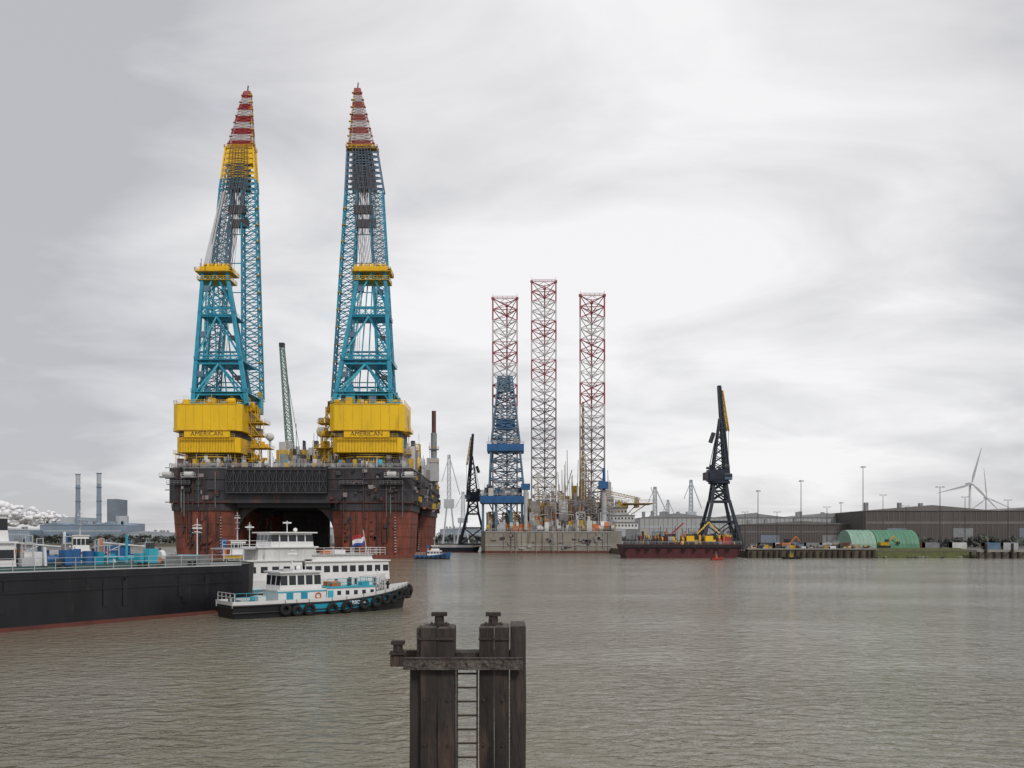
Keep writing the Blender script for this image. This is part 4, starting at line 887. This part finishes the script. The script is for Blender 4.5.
# ------------------------------------------------------------------ tender with tyre fenders
def tender():
    dr=Vector((.77,.637)).normalized(); st=Vector((-25.2,74.6)); L=19.; W=4.8
    E=empty('harbour_tender',(st.x,st.y,0),math.atan2(dr.y,dr.x)); b=B()
    T=lambda t: 1.5+1.05*max(0,(t-.45)/.55)**1.6
    rows=hull(b,L,W,T,lambda t:T(t)-.55,'white','black','black','deckg',band=lambda t:T(t)-.34,boot=.25,stern=.82,bowstart=.62,bowp=2.4,rake=.05)
    for i in range(len(rows)-1):
        for (zo,r,k) in ((-.38,.09,'black'),(-.98,.06,'black')):
            A=rows[i][4];C=rows[i+1][4]
            for s in (-1,1): b.tube((A[0],s*(A[1]+.02),A[2]+zo),(C[0],s*(C[1]+.02),C[2]+zo),r,k,n=6)
        A=rows[i];C=rows[i+1]
        if 8<i<30:
            for s in (-1,1):
                b.add([(A[3][0],s*(A[3][1]+.035),A[3][2]-.08),(C[3][0],s*(C[3][1]+.035),C[3][2]-.08),(C[3][0],s*(C[3][1]+.0),C[3][2]-.85),(A[3][0],s*(A[3][1]+.0),A[3][2]-.85)],[(0,1,2,3)],'teal')
    b.obj('hull',E,False); b=B()
    def side(x):
        for A,C in zip(rows[:-1],rows[1:]):
            if A[4][0]<=x<=C[4][0]: f=(x-A[4][0])/(C[4][0]-A[4][0]); return A[4][1]+(C[4][1]-A[4][1])*f, A[4][2]+(C[4][2]-A[4][2])*f, math.atan2(C[4][1]-A[4][1],C[4][0]-A[4][0])
        return 0,T(1),-1.2
    for x in (4.6,5.7,6.9,9.2,10.7,12.5,13.9,15.1,16.2,17.0,17.7,18.3,18.8):
        h,z,a=side(x)
        for s in (-1,1):
            zz=z-.92+rng.uniform(-.16,.1); R_=rng.uniform(.36,.44)
            b.torus((x+ (.1 if x>17 else 0),s*(h+.13),zz),(math.sin(-a)+rng.uniform(-.1,.1),s*math.cos(a),rng.uniform(-.12,.12)),R_,.175,'tyre',18,8); b.tube((x,s*(h+.02),z),(x,s*(h+.2),zz+.3),.02,'black')
    b.torus((L+.12,0,T(1)-.8),(1,0,0),.42,.17,'tyre',18,8)
    b.obj('tyre_fenders',E,True); b=B()
    dk=.95
    cabin(b,4.3,9.,3.2,dk,2.2,'white',wz=None,over=.05,taper=.0)
    cabin(b,4.5,8.6,3.1,2.35,3.85,'white',wz=(2.75,3.6),n=5,ne=3,frac=.8,over=.28,taper=.18)
    for x in (5.1,6.5): b.box(x,x+.65,-1.63,-1.59,1.05,2.05,'teal')
    b.box(4.32,8.98,-1.64,-1.601,2.08,2.2,'tealL'); b.torus((8.2,-1.66,1.7),(0,1,0),.26,.06,'orange',16,6)
    cabin(b,9.1,14.4,3.0,dk,2.3,'white',wz=(1.65,2.05),n=6,ne=3,frac=.45,over=.08,taper=.08,roof='tealL')
    b.box(1.1,2.6,-1.1,1.1,dk,1.55,'lgrey'); b.box(2.9,3.6,-.6,.6,dk,1.8,'white'); b.tube((2,-1.5,dk),(2,-1.5,1.9),.22,'tealL',n=10)
    for x in (.7,16.3): b.tube((x,-.5,dk),(x,-.5,dk+1.2+(x>5)*.6),.12,'black',n=8); b.tube((x,.5,dk),(x,.5,dk+1.2+(x>5)*.6),.12,'black',n=8); b.tube((x,-.8,dk+.9+(x>5)*.6),(x,.8,dk+.9+(x>5)*.6),.09,'black',n=8)
    mast(b,6.4,0,4.,5.9,'white',.06,(.5,.75,.92)); b.tube((5.4,.6,4.),(5.4,.6,6.7),.018,'lgrey'); b.tube((7.4,-.6,4.),(7.4,-.6,6.2),.018,'lgrey')
    b.sphere((7.4,.8,4.2),.24,'white'); b.box(6.,7.,-.8,-.5,4.6,4.7,'white'); b.tube((8.3,-1.2,4.),(8.3,-1.2,4.22),.13,'dgrey',n=10); b.box(5.,5.9,-1.2,-.2,4.,4.2,'lgrey')
    b.rail([(.3,-1.9,1.5),(4.,-2.25,1.5)],.7,.9,.028,'tealL',2); b.rail([(9.3,-1.4,2.42),(14.3,-1.4,2.42),(14.3,1.4,2.42)],.75,1.,.028,'tealL',2)
    b.rail([(.2,1.9,1.5),(.2,-1.9,1.5)],.7,.8,.028,'white',2)
    b.box(10.,10.9,-.9,.9,2.45,2.85,'orange'); b.tube((12.,-.4,2.45),(12.,-.4,3.1),.16,'dgrey',n=10); b.tube((12.6,.4,2.45),(12.6,.4,3.2),.16,'dgrey',n=10); b.box(11.2,11.7,.2,1,2.45,2.9,'whiteD'); b.box(13.2,14,-.9,-.1,2.45,2.8,'tealL')
    b.box(9.25,9.8,-1.56,-1.502,1.05,2.1,'tealL'); b.tube((15.4,0,1.5),(15.4,0,3.9),.045,'white'); b.clutter(14.8,16.8,-.9,.9,1.45,12,['teal','white','orange','grey','black'],(.2,.7),(.2,.6),4,.1)
    b.obj('wheelhouse_and_cabins',E)
    text('HARBOUR',.46,(11.6,-2.54,.98),(math.radians(90),0,0),'white',E,'lettering')
tender()

# ------------------------------------------------------------------ small tugs and boats
def tug(name,px,d,L,rz,kh,kc,zs=1.,mh=6.):
    E=empty(name,(ax(px,d),d,0),rz); b=B(); W=L*.32
    T=lambda t:(1.6+1.6*max(0,(t-.4)/.6)**1.6)*zs
    hull(b,L,W,T,lambda t:T(t)-.6,kh,kh,'black','deck',stern=.7,bowstart=.6)
    cabin(b,L*.35,L*.75,W*.65,1.2*zs,3.6*zs,kc,wz=(2.4*zs,3.1*zs),n=5); cabin(b,L*.45,L*.68,W*.5,3.75*zs,5.9*zs,'white',wz=(4.6*zs,5.5*zs),n=4,frac=.85)
    b.tube((L*.36,-W*.18,3.6*zs),(L*.36,-W*.18,6.2*zs),.45,kh,n=10); b.tube((L*.36,W*.18,3.6*zs),(L*.36,W*.18,6.2*zs),.45,kh,n=10)
    mast(b,L*.55,0,6*zs,6*zs+mh,'lgrey',.12,(.4,.6,.85)); b.box(L*.35,L*.4,-W*.3,W*.3,3.75*zs,4.8*zs,'orange')
    for i in range(7): x=L*(.1+.12*i); b.torus((x,-W/2-.05,T(i*.12+.1)-.8),(0,1,0),.4,.16,'tyre',12,6)
    b.rail([(L*.05,-W*.4,T(.05)),(L*.3,-W*.48,T(.3))],.9,1.,.04,'white'); b.obj('hull_and_superstructure',E)
    return E
tug('tugboat',414,286,12.5,.1,'blue','white',.75,3)
tug('tugboat',38,150,12,math.radians(25),'blue','red',1.25,4.5)
tug('tugboat',198,150,12,math.radians(15),'blue','yellowD',1.1,5)
def skiff(px,d,L,k,cab=None):
    E=empty('small_workboat',(ax(px,d),d,0),.2); b=B(); T=lambda t:.7+.4*max(0,(t-.5)/.5)**2
    hull(b,L,L*.34,T,lambda t:T(t)-.35,k,k,'black','deck',boot=.1,draft=-.4)
    b.box(L*.35,L*.5,-.4,.4,.5,1.7,cab or k); b.box(L*.36,L*.49,-.42,.42,1.15,1.5,'glass'); b.tube((L*.4,0,1.7),(L*.4,0,2.8),.05,'lgrey'); b.obj('hull',E)
skiff(711,270,4.2,'red','orange'); skiff(783,285,7,'black','yellowD')
def riverbarge(px0,px1,d,kh,kc):
    L=ax(px1,d)-ax(px0,d); E=empty('river_barge',(ax(px0,d),d,0)); b=B(); T=lambda t:2.4+.5*max(0,(t-.85)/.15)
    hull(b,L,9,T,lambda t:T(t)-.2,kh,kh,'rustb','deck',bowstart=.9,stern=.85); b.box(L*.2,L*.88,-3.6,3.6,2.2,3.5,'lgrey')
    cabin(b,L*.03,L*.13,6,2.2,4.6,kc,wz=(3.3,4.1),n=4); cabin(b,L*.05,L*.11,4.5,4.75,6.8,'white',wz=(5.6,6.5),n=3,frac=.85); mast(b,L*.08,0,6.9,9.5)
    b.obj('hull_and_cabin',E)
riverbarge(-60,160,240,'navy','white'); riverbarge(428,480,420,'navy','white')

# ------------------------------------------------------------------ sky, sun, camera
w=bpy.data.worlds.new('World'); scene.world=w; w.use_nodes=True; nt=w.node_tree; N=nt.nodes; L=nt.links; N.clear()
out=N.new('ShaderNodeOutputWorld'); sky=N.new('ShaderNodeTexSky'); sky.sky_type='NISHITA'; sky.sun_disc=False
SE,SR=math.radians(42),math.radians(150); sky.sun_elevation=SE; sky.sun_rotation=SR
bg1=N.new('ShaderNodeBackground'); bg1.inputs[1].default_value=.09; L.new(sky.outputs[0],bg1.inputs[0])
tc=N.new('ShaderNodeTexCoord'); sp=N.new('ShaderNodeSeparateXYZ'); L.new(tc.outputs['Generated'],sp.inputs[0])
def mth(op,a,b_=None):
    m=N.new('ShaderNodeMath'); m.operation=op
    for i,v in enumerate((a,b_)):
        if v is None: continue
        if isinstance(v,(int,float)): m.inputs[i].default_value=v
        else: L.new(v,m.inputs[i])
    return m.outputs[0]
zc=mth('ADD',mth('MAXIMUM',sp.outputs['Z'],0.),.22)
cb=N.new('ShaderNodeCombineXYZ'); L.new(mth('DIVIDE',sp.outputs['X'],zc),cb.inputs[0]); L.new(mth('DIVIDE',sp.outputs['Y'],zc),cb.inputs[1])
def cloud(sc,det,rough,loc,rot,stretch,dist):
    n=N.new('ShaderNodeTexNoise'); n.inputs['Scale'].default_value=sc; n.inputs['Detail'].default_value=det; n.inputs['Roughness'].default_value=rough; n.inputs['Distortion'].default_value=dist
    mp=N.new('ShaderNodeMapping'); mp.inputs['Location'].default_value=loc; mp.inputs['Rotation'].default_value=(0,0,rot); mp.inputs['Scale'].default_value=stretch
    L.new(cb.outputs[0],mp.inputs['Vector']); L.new(mp.outputs[0],n.inputs['Vector']); return n.outputs['Fac']
big=cloud(.6,4,.5,(3.1,1.7,0),.5,(1,1.2,1),.3); fine=cloud(2.1,8,.54,(7.,2.,0),-.6,(.85,1.2,1),.5)
dt=N.new('ShaderNodeVectorMath'); dt.operation='DOT_PRODUCT'; L.new(tc.outputs['Generated'],dt.inputs[0]); dt.inputs[1].default_value=Vector((.08,.94,.26)).normalized()
glow=mth('MULTIPLY',mth('SUBTRACT',dt.outputs['Value'],.90),1.2)
val=mth('ADD',mth('ADD',mth('MULTIPLY',big,.50),mth('MULTIPLY',fine,.50)),mth('MAXIMUM',glow,-.10))
r=N.new('ShaderNodeValToRGB'); e=r.color_ramp.elements; e[0].position=.37; e[1].position=.66; e[0].color=(.48,.48,.505,1); e[1].color=(.88,.87,.875,1)
L.new(val,r.inputs['Fac'])
bg2=N.new('ShaderNodeBackground'); bg2.inputs[1].default_value=1.1; L.new(r.outputs[0],bg2.inputs[0])
mx=N.new('ShaderNodeMixShader'); mx.inputs[0].default_value=.93; L.new(bg1.outputs[0],mx.inputs[1]); L.new(bg2.outputs[0],mx.inputs[2]); L.new(mx.outputs[0],out.inputs[0])
sl=bpy.data.lights.new('sun','SUN'); sl.energy=1.45; sl.angle=math.radians(12); sl.color=(1,.95,.89); so=bpy.data.objects.new('sun',sl); scene.collection.objects.link(so)
sd=Vector((math.sin(SR)*math.cos(SE),math.cos(SR)*math.cos(SE),math.sin(SE))); so.rotation_euler=sd.to_track_quat('Z','Y').to_euler()
cam=bpy.data.cameras.new('camera'); co=bpy.data.objects.new('camera',cam); scene.collection.objects.link(co)
cam.sensor_width=36; cam.lens=30; cam.shift_y=154/1024; cam.clip_start=.5; cam.clip_end=12000
co.location=(0,0,CAMH); co.rotation_euler=(math.pi/2,0,0); scene.camera=co
scene.view_settings.view_transform='Standard'; scene.view_settings.look='None'; scene.view_settings.exposure=0
